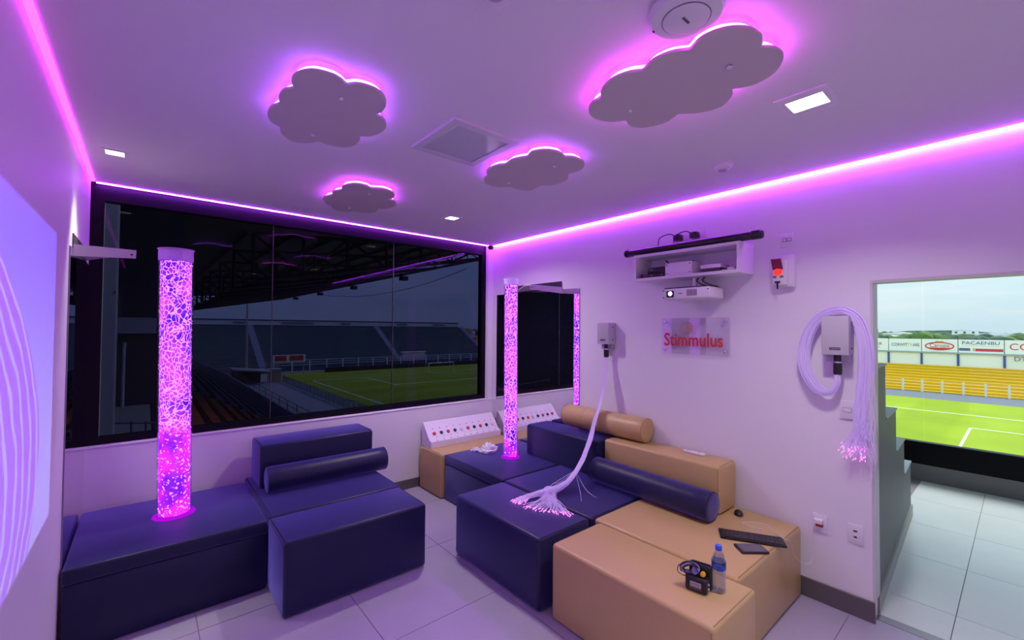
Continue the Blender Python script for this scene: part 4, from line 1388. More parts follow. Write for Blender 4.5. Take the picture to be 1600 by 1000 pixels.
# phone / tablet
q = [onz(*a, ZS + 0.01) for a in ((1149, 848), (1186, 851), (1198, 863), (1163, 865))]
pc = sum(q, Vector()) / 4
pdv = ((q[1] - q[0]) + (q[2] - q[3])).normalized()
M = oriented(Vector((pc.x, pc.y, ZS + 0.001)), math.atan2(pdv.y, pdv.x))
t = thing('smartphone', 'black smartphone lying beside the keyboard', 'phone', (pc.x, pc.y, ZS))
bm = rbox(-0.080, 0.080, -0.052, 0.052, 0, 0.013, 0.005, 3)
bmesh.ops.transform(bm, matrix=M, verts=bm.verts)
obj('phone_case', bm, BLACK, t, smooth=True)
bm = box(BM(), -0.069, 0.069, -0.045, 0.045, 0.0128, 0.0136)
bmesh.ops.transform(bm, matrix=M, verts=bm.verts)
obj('phone_screen', bm, pbr('screen_glass', (0.10, 0.09, 0.11), 0.08, spec=0.8), t)
# remote on the beige backrest
q = onz(1086, 707, 0.800)
t = thing('remote_control', 'small white remote control on top of the beige backrest', 'remote', (q.x, q.y, 0.793))
q.x = min(q.x, 3.32)
bm = rbox(-0.022, 0.022, -0.085, 0.085, 0, 0.017, 0.005, 2)
Mr = oriented(Vector((q.x - 0.01, q.y, 0.7935)), -0.04)
bmesh.ops.transform(bm, matrix=Mr, verts=bm.verts)
obj('remote_body', bm, WHITE, t, smooth=True)
bm = lathe(BM(), [(0.010, 0.0168), (0.010, 0.018), (0.006, 0.0185)], (0.0, -0.035, 0), 16)
bmesh.ops.transform(bm, matrix=Mr, verts=bm.verts)
obj('remote_button', bm, GPLAST, t)
bm = box(BM(), -0.014, 0.014, 0.02, 0.065, 0.0168, 0.0176)
bmesh.ops.transform(bm, matrix=Mr, verts=bm.verts)
obj('remote_display', bm, pbr('remote_display', (0.5, 0.5, 0.55), 0.3), t)
# water bottle
b = onz(1123, 923, ZS)
t = thing('water_bottle', 'clear plastic water bottle with blue cap and blue label', 'bottle', (b.x, b.y, ZS))
bc = (b.x, b.y, ZS + 0.001)
R_ = 0.0335
prof = [(0.012, 0.004), (0.024, 0.0), (R_ - 0.003, 0.004), (R_, 0.012)]
for k in range(7):
    zz = 0.022 + k * 0.0125
    prof += [(R_, zz), (R_ - 0.0016, zz + 0.006)]
prof += [(R_, 0.112), (R_, 0.150), (R_ - 0.003, 0.158), (0.024, 0.180), (0.015, 0.196), (0.0135, 0.202)]
obj('bottle_body', lathe(BM(), prof, bc, 36), PET, t, smooth=True)
obj('water', lathe(BM(), [(R_ - 0.004, 0.004), (R_ - 0.0035, 0.02), (R_ - 0.0035, 0.150), (R_ - 0.006, 0.156), (0.024, 0.172)], bc, 36), glass('water_volume', (0.88, 0.90, 0.95), 0.03, power=2.5, edge=0.5), t, smooth=True)
obj('bottle_cap', lathe(BM(), [(0.0155, 0.201), (0.0160, 0.203), (0.0160, 0.222), (0.0145, 0.224)], bc, 28), pbr('blue_cap', (0.03, 0.12, 0.62), 0.35), t, smooth=True)
lbm = glass('label_film_blue', (0.10, 0.28, 0.85), 0.05)
lb = obj('bottle_label', lathe(BM(), [(R_ + 0.0004, 0.112), (R_ + 0.0004, 0.150)], bc, 36, cap=False), lbm, t, smooth=True)
for a0 in (-2.9, -0.9):
    bm = BM()
    pts = [(bc[0] + (R_ + 0.0009) * math.cos(a0 + k * 0.1), bc[1] + (R_ + 0.0009) * math.sin(a0 + k * 0.1)) for k in range(9)]
    lo = [bm.verts.new((x, y, bc[2] + 0.110)) for x, y in pts]
    hi = [bm.verts.new((x, y, bc[2] + 0.136)) for x, y in pts]
    for k in range(8):
        bm.faces.new((lo[k], lo[k + 1], hi[k + 1], hi[k]))
    obj('label_block', bm, pbr('label_dark_blue', (0.02, 0.06, 0.45), 0.4), lb)

# black camera device with cables
d1, d2, d3 = (onz(*q, ZS) for q in ((1070, 920), (1104, 933), (1112, 917)))
dc = (d1 + d2) / 2
dv = (d2 - d1).normalized()
t = thing('camera_recorder', 'black boxy camera with coiled cables and yellow connector', 'camera', (dc.x, dc.y, ZS))
DM = Matrix.Translation(Vector((dc.x, dc.y, ZS + 0.001))) @ Matrix.Rotation(math.atan2(dv.y, dv.x), 4, 'Z')


def dpart(name, bm, mat, smooth=True, parent=None, label=None):
    bmesh.ops.transform(bm, matrix=DM, verts=bm.verts)
    return obj(name, bm, mat, parent or t, smooth=smooth, label=label)


W_ = 0.052
dpart('camera_body', rbox(-W_, W_, 0.0, 0.055, 0, 0.072, 0.010, 3), pbr('camera_black', (0.010, 0.010, 0.012), 0.32))
dpart('camera_back', rbox(-W_ + 0.002, W_ + 0.006, 0.056, 0.085, 0, 0.115, 0.006, 2), MATS['camera_black'])
sc_ = dpart('lcd_screen', box(BM(), -0.026, 0.026, -0.0012, 0.001, 0.026, 0.051), pbr('lcd_grey', (0.42, 0.40, 0.46), 0.3), False)
bm = BM()
for k in range(4):
    box(bm, -0.022 + k * 0.011, -0.022 + k * 0.011 + 0.007, -0.0018, -0.0012, 0.032, 0.046)
dpart('lcd_digits', bm, pbr('lcd_digit_grey', (0.25, 0.24, 0.28), 0.4), False, sc_)
dpart('caption_strip', box(BM(), -0.028, 0.026, -0.001, 0.001, 0.016, 0.020), pbr('caption_grey', (0.16, 0.15, 0.18), 0.4), False)
dpart('yellow_connector', lathe(BM(), [(0.011, 0), (0.012, 0.003), (0.012, 0.02), (0.006, 0.022)], (0.026, 0.040, 0.085), 16, (0.1, -1, 0.2)), pbr('connector_yellow', (0.85, 0.48, 0.01), 0.4))
dpart('violet_knob', lathe(BM(), [(0.017, 0), (0.019, 0.004), (0.014, 0.012), (0.008, 0.013)], (-0.012, 0.036, 0.086), 18, (0.1, -0.9, 0.4)), pbr('knob_violet', (0.25, 0.22, 0.48), 0.4))
dpart('handle_bar', tube(BM(), [(-0.035, 0.070, 0.118), (0.05, 0.075, 0.118)], 0.005, 8), MATS['camera_black'])
rr_ = random.Random(5)
for k in range(6):
    c0 = Vector((-0.045 + rr_.uniform(-0.01, 0.03), 0.03 + rr_.uniform(-0.015, 0.02), 0.09))
    ring = [c0 + Vector((0.034 * math.cos(a) * rr_.uniform(0.8, 1.1), 0.012 * math.sin(a * 1.5), 0.026 * math.sin(a))) for a in [j * 0.55 for j in range(12)]]
    for q in ring:
        q.z = max(q.z, 0.074)
    dpart('coiled_cable', tube(BM(), catmull(ring, 3), 0.0035, 6), BLACK if k % 3 else MATS['knob_violet'])
dpart('loop_cable', tube(BM(), catmull([(-0.045, 0.03, 0.11), (-0.085, 0.02, 0.10), (-0.09, 0.01, 0.07), (-0.06, 0.01, 0.058), (-0.05, 0.02, 0.066)], 6), 0.0022, 6), BLACK)
bm = BM()
for zz in (0.022, 0.044):
    lathe(bm, [(0.005, 0), (0.005, 0.004)], (W_, 0.030, zz), 10, (1, 0, 0))
dpart('side_buttons', bm, WPLAST)

# ================================================================== OUTSIDE: THE STADIUM
ZP = -9.5
GRASS = None


def grass_material():
    m, n, l, out = new_mat('mown_grass')
    b = n.new('ShaderNodeBsdfPrincipled')
    b.inputs['Roughness'].default_value = 0.9
    b.inputs['Specular IOR Level'].default_value = 0.1
    tc = n.new('ShaderNodeTexCoord')
    sep = n.new('ShaderNodeSeparateXYZ'); l.new(tc.outputs['Object'], sep.inputs[0])
    mt_ = n.new('ShaderNodeMath'); mt_.operation = 'MULTIPLY'; mt_.inputs[1].default_value = 2 * PI / 11.0
    l.new(sep.outputs['Y'], mt_.inputs[0])
    sn = n.new('ShaderNodeMath'); sn.operation = 'SINE'; l.new(mt_.outputs[0], sn.inputs[0])
    mr = n.new('ShaderNodeMapRange'); mr.inputs['From Min'].default_value = -0.25; mr.inputs['From Max'].default_value = 0.25
    l.new(sn.outputs[0], mr.inputs['Value'])
    nz = n.new('ShaderNodeTexNoise'); nz.inputs['Scale'].default_value = 0.15; nz.inputs['Detail'].default_value = 6
    l.new(tc.outputs['Object'], nz.inputs['Vector'])
    m1 = n.new('ShaderNodeMixRGB')
    m1.inputs['Color1'].default_value = (0.30, 0.39, 0.020, 1); m1.inputs['Color2'].default_value = (0.34, 0.43, 0.024, 1)
    l.new(mr.outputs[0], m1.inputs['Fac'])
    m2 = n.new('ShaderNodeMixRGB'); m2.blend_type = 'MULTIPLY'; m2.inputs['Fac'].default_value = 0.35
    l.new(m1.outputs[0], m2.inputs['Color1']); l.new(nz.outputs['Fac'], m2.inputs['Color2'])
    l.new(m2.outputs[0], b.inputs['Base Color'])
    l.new(b.outputs[0], out.inputs[0])
    return m


GRASS = grass_material()
struct('ground', box(BM(), -900, 2600, -1500, 2600, ZP - 0.6, ZP - 0.2), pbr('far_land', (0.17, 0.21, 0.12), 0.95, color2=(0.30, 0.29, 0.24), nscale=0.02))
pt = struct('pitch', box(BM(), 24.0, 101.2, -30, 116, ZP - 0.3, ZP), GRASS)
LINEM = pbr('pitch_line', (0.85, 0.87, 0.80), 0.8)
lw_ = 0.22


def pline(x0, x1, y0, y1):
    obj('pitch_line', box(BM(), min(x0, x1) - lw_ / 2, max(x0, x1) + lw_ / 2, min(y0, y1) - lw_ / 2, max(y0, y1) + lw_ / 2, ZP, ZP + 0.012), LINEM, pt)


pline(27, 27, -12, 97); pline(85.6, 85.6, -12, 97); pline(27, 85.6, 97, 97); pline(27, 85.6, -12, -12)
pline(74.4, 74.4, -12, 4.2); pline(38.2, 74.4, 4.2, 4.2); pline(38.2, 38.2, -12, 4.2)
pline(74.4, 74.4, 80.8, 97); pline(38.2, 74.4, 80.8, 80.8); pline(38.2, 38.2, 80.8, 97)
pline(27, 85.6, 42.5, 42.5)
struct('apron', box(BM(), 11.5, 21.6, -30, 104, ZP - 0.3, ZP + 0.0), pbr('apron_concrete', (0.36, 0.38, 0.42), 0.8, noise=0.15, nscale=0.6))
struct('track', box(BM(), 21.6, 24.0, -30, 112, ZP - 0.3, ZP + 0.005), pbr('track_red', (0.40, 0.22, 0.17), 0.9, noise=0.2, nscale=0.8))
struct('perimeter_road', box(BM(), 101.2, 112.5, -80, 150, ZP - 0.3, ZP + 0.005), pbr('road_asphalt', (0.13, 0.14, 0.17), 0.85))
# goal
t = thing('football_goal', 'white football goal at the far end of the pitch', 'goal', (58.3, 97, ZP))
GW = pbr('goal_white', (0.85, 0.85, 0.85), 0.4)
for x in (54.64, 61.96):
    obj('goal_post', tube(BM(), [(x, 97, ZP), (x, 97, ZP + 2.44)], 0.10, 10), GW, t, smooth=True)
    obj('back_stay', tube(BM(), [(x, 97, ZP + 2.44), (x, 98.6, ZP + 2.2), (x, 99.2, ZP + 0.05)], 0.05, 8), GW, t, smooth=True)
obj('crossbar', tube(BM(), [(54.6, 97, ZP + 2.44), (62.0, 97, ZP + 2.44)], 0.10, 10), GW, t, smooth=True)

# yellow stand opposite
YEL = pbr('stand_yellow', (0.95, 0.63, 0.02), 0.75, noise=0.12, nscale=0.5)
YELD = pbr('stand_yellow_riser', (0.80, 0.48, 0.012), 0.85)
t = thing('grandstand', 'yellow terraced grandstand across the pitch below the sponsor boards', 'grandstand', (116, 20, ZP))
NR = 10
sy_a, sy_b = -55, 100
Z0s, Z1s = -9.3, -4.85
for k in range(NR):
    xa = 112.5 + k * 0.76
    za = Z0s + (Z1s - Z0s) * k / (NR - 1)
    obj('terrace_step', box(BM(), xa, xa + 0.8, sy_a, sy_b, ZP - 0.2, za - 0.10), YELD, t)
    obj('bench_row', box(BM(), xa - 0.10, xa + 0.55, sy_a, sy_b, za - 0.10, za + 0.02), YEL, t)
t = thing('stand_fence', 'row of white posts along the foot of the yellow stand', 'fence', (112.0, 20, ZP))
WP = pbr('post_white', (0.82, 0.80, 0.72), 0.6)
f_a, f_b = onx(1440.5, 603, 112).y, onx(1472, 605, 112).y
for k in range(-12, 26):
    y = f_a + (f_a - f_b) * k
    obj('fence_post', box(BM(), 111.95, 112.25, y - 0.14, y + 0.14, ZP + 0.005, ZP + 2.25), WP, t)
for zz in (1.35, 2.1):
    obj('fence_wire', box(BM(), 112.08, 112.11, sy_a, sy_b, ZP + zz, ZP + zz + 0.03), WP, t)
t = thing('stand_back_wall', 'pale cream wall with blue posts behind the yellow stand', 'wall', (120.4, 20, -4.9))
obj('wall_panel', box(BM(), 120.35, 120.6, sy_a, sy_b, ZP, -2.45), pbr('cream_wall', (0.92, 0.90, 0.80), 0.8), t)
obj('wall_cap', box(BM(), 120.1, 120.6, sy_a, sy_b, -2.45, -2.20), pbr('wall_cap_grey', (0.36, 0.40, 0.36), 0.7), t)
# board edges from the photograph's seams
seam_px = [(1388.5, 548), (1440, 549), (1497, 550), (1569.5, 553)]
seams = [onx(a, b, 120.3).y for a, b in seam_px]
stepb = seams[2] - seams[3]
post_y = seams + [seams[-1] - 8.0 * (k + 1) for k in range(2)] + [seams[0] + 6.2 * (k + 1) for k in range(2)]
BLU = pbr('post_blue', (0.05, 0.09, 0.30), 0.6)
for y in post_y:
    if sy_a < y < sy_b:
        obj('wall_post', box(BM(), 120.15, 120.34, y - 0.16, y + 0.16, -4.75, -2.45), BLU, t)
BZ0, BZ1 = -2.18, 0.36
edges = sorted([y for y in post_y if sy_a < y < sy_b], reverse=True)
BW = pbr('board_white', (0.93, 0.93, 0.92), 0.5)


def txt(parent, name, s, size, mat, y, z, xs_=1.0):
    return text_obj(name, s, size, mat, (120.28, y, z), (0, -1, 0), (0, 0, 1), parent, extr=0.01, xscale=xs_)


GREYT = pbr('board_grey_text', (0.10, 0.11, 0.13), 0.6)
GOLDT = pbr('board_gold_text', (0.70, 0.45, 0.05), 0.6)
REDT = pbr('board_red', (0.68, 0.05, 0.06), 0.6)
SLATE = pbr('board_slate', (0.12, 0.15, 0.24), 0.6)
BLAB = {0: 'white sponsor board with red script beside the opening edge', 1: 'white sponsor board with thin dark and gold lettering', 2: 'white sponsor board with red oval logo', 3: 'white sponsor board with grey PACAENBU lettering and red bar', 4: 'white sponsor board with big red letters'}
for i, (a, b_) in enumerate(zip(edges, edges[1:])):
    j = None
    if abs(b_ - seams[0]) < 0.01: j = 0
    for q in range(3):
        if abs(a - seams[q]) < 0.01: j = q + 1
    if abs(a - seams[3]) < 0.01: j = 4
    t = thing('sponsor_board', BLAB.get(j, 'plain white sponsor board next past the %s board' % ('red script' if i == 0 else 'big red letters')), 'billboard', (120.4, (a + b_) / 2, BZ0), 'sponsor boards on the stand wall')
    obj('board_panel', box(BM(), 120.30, 120.45, b_ + 0.06, a - 0.06, BZ0, BZ1), BW, t)
    yc, zc = (a + b_) / 2, (BZ0 + BZ1) / 2
    w_ = a - b_
    if j == 0:
        txt(t, 'lettering', 'rylex', 1.25, REDT, b_ + 2.3, zc + 0.25)
        txt(t, 'small_text', 'VITA', 0.5, pbr('board_pale', (0.5, 0.55, 0.6), 0.6), b_ + 1.9, zc - 0.55)
    elif j == 1:
        txt(t, 'lettering', 'CONVIT', 0.9, GREYT, yc + 0.85, zc, 0.74)
        txt(t, 'gold_letters', 'TY', 0.9, GOLDT, yc - 0.78, zc, 0.74)
        txt(t, 'lettering', 'ARE', 0.9, GREYT, yc - 1.75, zc, 0.66)
    elif j == 2:
        bm = BM()
        ov = [(120.28, yc + 2.0 * math.cos(k * PI / 20), zc - 0.1 + 0.72 * math.sin(k * PI / 20)) for k in range(40)]
        tube(bm, ov, 0.10, 6, closed=True)
        obj('oval_ring', bm, REDT, t)
        ov = [(120.285, yc + 1.95 * math.cos(k * PI / 20), zc - 0.1 + 0.68 * math.sin(k * PI / 20)) for k in range(20, 41)]
        low = [q for q in ov if q[2] < zc - 0.35]
        obj('oval_fill', prism(BM(), low, (0.012, 0, 0)), REDT, t)
        txt(t, 'lettering', 'Caropa', 1.05, REDT, yc, zc + 0.02, 0.9)
        obj('crown_mark', prism(BM(), [(120.28, yc + 0.7, zc + 0.70), (120.28, yc - 0.7, zc + 0.70), (120.28, yc - 0.45, zc + 0.95), (120.28, yc, zc + 0.85), (120.28, yc + 0.45, zc + 0.95)], (0.012, 0, 0)), GOLDT, t)
    elif j == 3:
        txt(t, 'lettering', 'PACAENBU', 0.86, GREYT, yc, zc + 0.62, 1.12)
        obj('rule_line', box(BM(), 120.285, 120.30, yc - 2.4, yc + 2.4, zc + 0.06, zc + 0.11), pbr('rule_pink', (0.75, 0.5, 0.45), 0.6), t)
        obj('slate_bar', box(BM(), 120.285, 120.30, yc + 1.35, yc + 2.85, zc - 0.88, zc - 0.36), SLATE, t)
        obj('gold_bar', box(BM(), 120.285, 120.30, yc + 0.72, yc + 1.0, zc - 0.88, zc - 0.36), GOLDT, t)
        obj('red_bar', box(BM(), 120.285, 120.30, yc - 2.85, yc + 0.68, zc - 0.92, zc - 0.40), REDT, t)
    elif j == 4:
        text_obj('lettering', 'CONST', 1.7, REDT, (120.28, a - 0.55, zc + 0.02), (0, -1, 0), (0, 0, 1), t, extr=0.01, align='LEFT')
        text_obj('wall_text', 'DTON', 1.15, GREYT, (120.02, a - 1.1, -3.05), (0, -1, 0), (0, 0, 1), t, extr=0.01, align='LEFT')

# street lamp, trees, houses beyond
p = onx(1371, 521, 135)
t = thing('street_lamp', 'tall street lamp with curved arm behind the sponsor boards', 'street lamp', (135, p.y, ZP))
obj('lamp_pole', tube(BM(), [(135, p.y - 0.2, ZP), (135, p.y - 0.1, 1.0)] + catmull([(135, p.y - 0.1, 1.0), (135, p.y + 0.0, 2.4), (135, p.y + 0.7, 3.4), (135, p.y + 1.8, 3.6)], 6), 0.09, 8), pbr('lamp_grey', (0.3, 0.33, 0.34), 0.5), t, smooth=True)
obj('lamp_head', rbox(134.8, 135.2, p.y + 1.6, p.y + 2.4, 3.5, 3.68, 0.05, 1), MATS['lamp_grey'], t)
TREES = [pbr('foliage_%d' % i, c, 0.9, noise=0.45, nscale=0.9) for i, c in enumerate(((0.075, 0.15, 0.028), (0.11, 0.20, 0.035), (0.07, 0.12, 0.06), (0.15, 0.22, 0.05)))]
TRUNK = pbr('bark', (0.12, 0.09, 0.07), 0.9)
rt = random.Random(21)


def tree(label, x, y, top, rad, mat, group='trees beyond the stadium'):
    t = thing('tree', label, 'tree', (x, y, ZP), group)
    bm = BM()
    h_ = top - ZP
    for k in range(9):
        a = rt.uniform(0, 2 * PI)
        rr = rad * rt.uniform(0.42, 0.62)
        zz = ZP + h_ * rt.uniform(0.55, 0.86)
        zz = min(zz, top - rr * 0.85)
        blob(bm, (x + math.cos(a) * rad * 0.55, y + math.sin(a) * rad * 0.75, zz), rr, 2, (1, 1.15, 0.85))
    for v in bm.verts:
        v.co += Vector((mnoise.noise(v.co * 0.9), mnoise.noise(v.co * 0.9 + Vector((5, 5, 5))), mnoise.noise(v.co * 0.9 + Vector((9, 1, 2))))) * (rad * 0.22)
    obj('crown', bm, mat, t, smooth=True)
    obj('trunk', tube(BM(), [(x, y, ZP), (x, y, ZP + h_ * 0.6)], [0.35, 0.22], 8), TRUNK, t)


KN = ['dark green', 'bright green', 'grey green', 'yellow green']
TREE_SPEC = [  # pixel of the crown top, height there, kind, where it stands
    (1366, 521, 2, 'tree beside the street lamp behind the red script board'),
    (1385, 520, 0, 'tree behind the gap between script board and thin lettered board'),
    (1397, 521, 3, 'tree in front of the white gabled hall'),
    (1410, 522, 1, 'tree just past the white gabled hall'),
    (1421, 520, 3, 'tree behind the end of the thin lettered board'),
    (1431, 517, 1, 'tree, the tallest of the clump behind the boards'),
    (1443, 518, 1, 'tree behind the start of the red oval board'),
    (1453, 521, 0, 'tree beside the pale house with yellow roof band'),
    (1464, 524, 2, 'tree behind the red oval of the logo board'),
    (1487, 524, 2, 'tree beside the yellow house'),
    (1514, 522, 0, 'tree beside the orange house'),
    (1527, 522, 2, 'tree behind the first letters of the PACAENBU board'),
    (1540, 523, 2, 'tree behind the middle letters of the PACAENBU board'),
    (1552, 522, 2, 'tree behind the last letters of the PACAENBU board'),
    (1566, 523, 3, 'tree behind the gap before the big red letters'),
    (1580, 522, 2, 'tree behind the first big red letter'),
    (1594, 522, 0, 'tree behind the second big red letter'),
    (1612, 521, 2, 'tree behind the third big red letter'),
    (1640, 521, 0, 'tree behind the last big red letters')]
for i, (px_, top_px, kd, where) in enumerate(TREE_SPEC):
    p = onx(px_, top_px - 1.5, 140 + 10.5 * (i % 6))
    tree(KN[kd] + ' ' + where, p.x, p.y, p.z, 3.3, TREES[kd])
HW = pbr('house_white', (0.80, 0.80, 0.78), 0.8)
HO = pbr('house_orange', (0.62, 0.36, 0.16), 0.8)
HY = pbr('house_yellow', (0.72, 0.55, 0.14), 0.8)
RT = pbr('roof_tile', (0.50, 0.24, 0.13), 0.85)
RW = pbr('roof_pale', (0.75, 0.76, 0.75), 0.7)
PANE = pbr('far_window', (0.06, 0.07, 0.09), 0.2)


def house(label, px_, top_px, dist, wid, mat, roof, dep=10):
    p = onx(px_, top_px, dist)
    x, y, zt = p.x, p.y, p.z
    t = thing('house', label, 'building', (x, y, ZP), 'houses beyond the stadium')
    obj('house_walls', box(BM(), x, x + dep, y - wid / 2, y + wid / 2, ZP, zt - 0.9), mat, t)
    obj('roof', prism(BM(), [(x - 0.4, y - wid / 2 - 0.4, zt - 0.9), (x - 0.4, y + wid / 2 + 0.4, zt - 0.9), (x - 0.4, y, zt)], (dep + 0.8, 0, 0)), roof, t)
    for k in range(max(2, int(wid / 4))):
        yy = y - wid / 2 + (k + 0.5) * wid / max(2, int(wid / 4))
        obj('house_window', box(BM(), x - 0.05, x, yy - 0.6, yy + 0.6, zt - 3.0, zt - 1.8), PANE, t)


house('white gabled hall among the bright trees', 1401, 519, 226, 15, HW, RW)
house('pale low house with yellow roof band beside the bright trees', 1453, 524.0, 246, 9, HY, RW)
house('yellow house behind the red oval board', 1489, 524, 216, 7, HY, RT)
house('orange house with tiled roof behind the PACAENBU board', 1506, 523.5, 228, 13, HO, RT)
house('tall white building in the distance above the orange house', 1507, 514, 420, 12, HW, RW)
house('white flat building in the distance over the grey trees', 1540, 521, 330, 16, HW, RW)
house('long white warehouse in the distance', 1572, 520, 400, 40, HW, RW)
house('white warehouse behind the big red letters board', 1592, 520, 380, 24, HW, RW)
house('small brown house at the dark tree row', 1384, 523.5, 212, 9, HO, RW)
# distant hill
bm = BM()
hp = onx(1470, 516.5, 900)
prof = [(-190, -14), (-120, -4), (-60, 3), (-20, 0), (0, 0)]
poly = []
for k in range(25):
    f = k / 24
    yy = hp.y + (f - 0.5) * 220
    zz = (hp.z + 0.8) - 12 * abs(f - 0.5) ** 1.4 * 2.4 + 0.7 * math.sin(f * 21)
    poly.append((hp.x, yy, zz))
poly = [(hp.x, hp.y + 150, ZP)] [:0] + poly + [(hp.x, hp.y + 110, ZP), (hp.x, hp.y - 110, ZP)]
h = struct('hill', prism(BM(), poly, (150, 0, 0)), pbr('hill_green', (0.10, 0.16, 0.13), 0.95))
# long tree belt along the horizon
bm = BM()
for k in range(155):
    yy = -190 + k * 3.2
    for xx in (470, 500):
        blob(bm, (xx + rt.uniform(-8, 8), yy + rt.uniform(-2, 2), rt.uniform(-3.4, -1.6)), rt.uniform(3.6, 5.2), 1, (1, 1.3, 0.9))
o = obj('tree_belt', bm, TREES[2], None, kind='stuff')
tag(o, 'hazy belt of trees along the horizon behind the town', 'trees')
bm = BM()
for k in range(110):
    xx = 95 + k * 3.0
    for yy in (330, 350):
        blob(bm, (xx + rt.uniform(-3, 3), yy + rt.uniform(-8, 8), rt.uniform(-5, -1.6)), rt.uniform(3.4, 5.0), 1, (1.3, 1, 0.9))
o = obj('tree_belt', bm, TREES[2], None, kind='stuff')
tag(o, 'dark belt of trees beside the far end stand', 'trees')
HP = pbr('house_pink', (0.62, 0.40, 0.36), 0.8)
for k, (xx, yy, zt, wd) in enumerate(((128, 190, 0.0, 9), (140, 205, -1.5, 10), (124, 172, -3.0, 8), (150, 220, 0.6, 12), (118, 160, -5.0, 8))):
    t = thing('house', ['pink house highest up beside the end of the far stand', 'pink house in the middle beside the end of the far stand', 'low pink house beside the sloping end of the far stand', 'wide pink house farthest off beside the far stand', 'small pink house at the foot of the far stand slope'][k], 'building', (xx, yy, ZP), 'houses beyond the stadium')
    obj('house_walls', box(BM(), xx - wd / 2, xx + wd / 2, yy, yy + 8, ZP, zt), HP if k % 2 == 0 else HW, t)
    obj('roof', prism(BM(), [(xx - wd / 2 - 0.4, yy - 0.3, zt), (xx + wd / 2 + 0.4, yy - 0.3, zt), (xx, yy - 0.3, zt + 1.4)], (0, 8.6, 0)), RT, t)
    for q in (-0.25, 0.25):
        obj('house_window', box(BM(), xx + q * wd - 0.6, xx + q * wd + 0.6, yy - 0.05, yy, zt - 2.4, zt - 1.1), PANE, t)

# far end stand with banner
TEAL = pbr('stand_teal', (0.085, 0.135, 0.15), 0.8, noise=0.2, nscale=0.4)
t = thing('grandstand', 'dark teal grandstand behind the far goal', 'grandstand', (45, 130, ZP))
FN = 22
fx0, fx1b, fx1t = -25, 86.5, 91.0
for k in range(FN):
    f = k / (FN - 1)
    ya = 121 + k * 0.86
    za = -7.9 + (2.15 + 7.9) * f
    xe = 93.0 - 3.0 * (1 - f) + 2.5 * (1 - f)
    xe = 91.0
    obj('terrace_step', box(BM(), fx0, xe, ya, ya + 0.95, ZP, za), TEAL, t)
STAIR = pbr('stair_grey', (0.34, 0.36, 0.42), 0.8)
for xs0, xs1 in ((21.0, 28.0), (57.5, 63.0), (91.2, 94.5)):
    # stairways run down the slope
    xt = xs0 * 140 / 121
    bm = BM()
    for k in range(FN):
        f = k / (FN - 1)
        ya = 121 + k * 0.86 - 0.12
        za = -7.9 + (2.15 + 7.9) * f + 0.08
        xc = xs0 + 1.0
        box(bm, xc - 0.8, xc + 0.8, ya, ya + 1.0, za - 0.9, za)
    obj('stairway', bm, STAIR, t)
obj('roof_fascia', box(BM(), fx0, 91.4, 140.2, 140.8, ZP, 2.35), TEAL, t)
t = thing('banner_strip', 'long pale sponsor strip along the top of the far stand', 'banner', (35, 140, 2.3))
obj('strip_panel', box(BM(), fx0, 91.2, 139.8, 140.1, 2.35, 3.65), pbr('strip_pale', (0.62, 0.60, 0.60), 0.7), t)
obj('strip_cap', box(BM(), fx0, 91.4, 139.7, 140.2, 3.65, 3.95), pbr('strip_dark', (0.06, 0.06, 0.07), 0.7), t)
for k, xx in enumerate((18, 30, 34, 47, 66, 80)):
    obj('strip_mark', box(BM(), xx, xx + 3.0 + (k % 3), 139.75, 139.8, 2.7, 3.3), pbr('strip_mark', (0.20, 0.18, 0.22), 0.7), t)
t = thing('pitch_fence', 'white post fence in front of the far teal stand', 'fence', (55, 119, ZP))
for k in range(18):
    xx = 24 + k * 4.2
    obj('fence_post', box(BM(), xx - 0.12, xx + 0.12, 118.9, 119.1, ZP - 0.2, ZP + 3.0), GW, t)
for zz in (1.7, 2.3, 2.9):
    obj('fence_rail', box(BM(), 24, 95.5, 118.95, 119.05, ZP + zz, ZP + zz + 0.10), GW, t)
obj('fence_base', box(BM(), 24, 95.5, 119.2, 119.4, ZP - 0.2, ZP + 1.5), pbr('fence_base_dark', (0.08, 0.10, 0.16), 0.8), t)
t = thing('perimeter_board', 'long black advertising board along the far goal line', 'board', (66, 113.5, ZP))
obj('board_face', box(BM(), 34.5, 98, 113.4, 113.6, ZP, ZP + 1.15), BLACK, t)
obj('board_foot', box(BM(), 34.5, 98, 113.6, 114.2, ZP, ZP + 0.12), GPLAST, t)
obj('kerb', box(BM(), 24, 99, 115.2, 115.9, ZP - 0.1, ZP + 0.4), pbr('kerb_pale', (0.5, 0.47, 0.42), 0.8), t)
t = thing('tribune_box', 'small pink box at the foot of the far stand stairway', 'booth', (60.5, 120.3, ZP))
obj('booth_walls', box(BM(), 58.6, 66.0, 119.6, 120.6, ZP, ZP + 4.0), pbr('booth_pink', (0.62, 0.48, 0.50), 0.8), t)
obj('booth_roof', box(BM(), 58.3, 66.3, 119.5, 120.75, ZP + 4.0, ZP + 4.2), GW, t)
# glass fence along the apron
t = thing('glass_fence', 'pale blue glass fence between apron and running track', 'fence', (21.4, 50, ZP))
GF = glass('fence_glass', (0.62, 0.78, 0.82), 0.08, rough=0.2)
for k in range(38):
    y = 22 + k * 2.0
    obj('fence_panel', box(BM(), 21.38, 21.42, y + 0.05, y + 1.95, ZP + 0.1, ZP + 1.5), GF, t)
    obj('fence_post', box(BM(), 21.36, 21.44, y - 0.05, y + 0.05, ZP, ZP + 1.55), GPLAST, t)
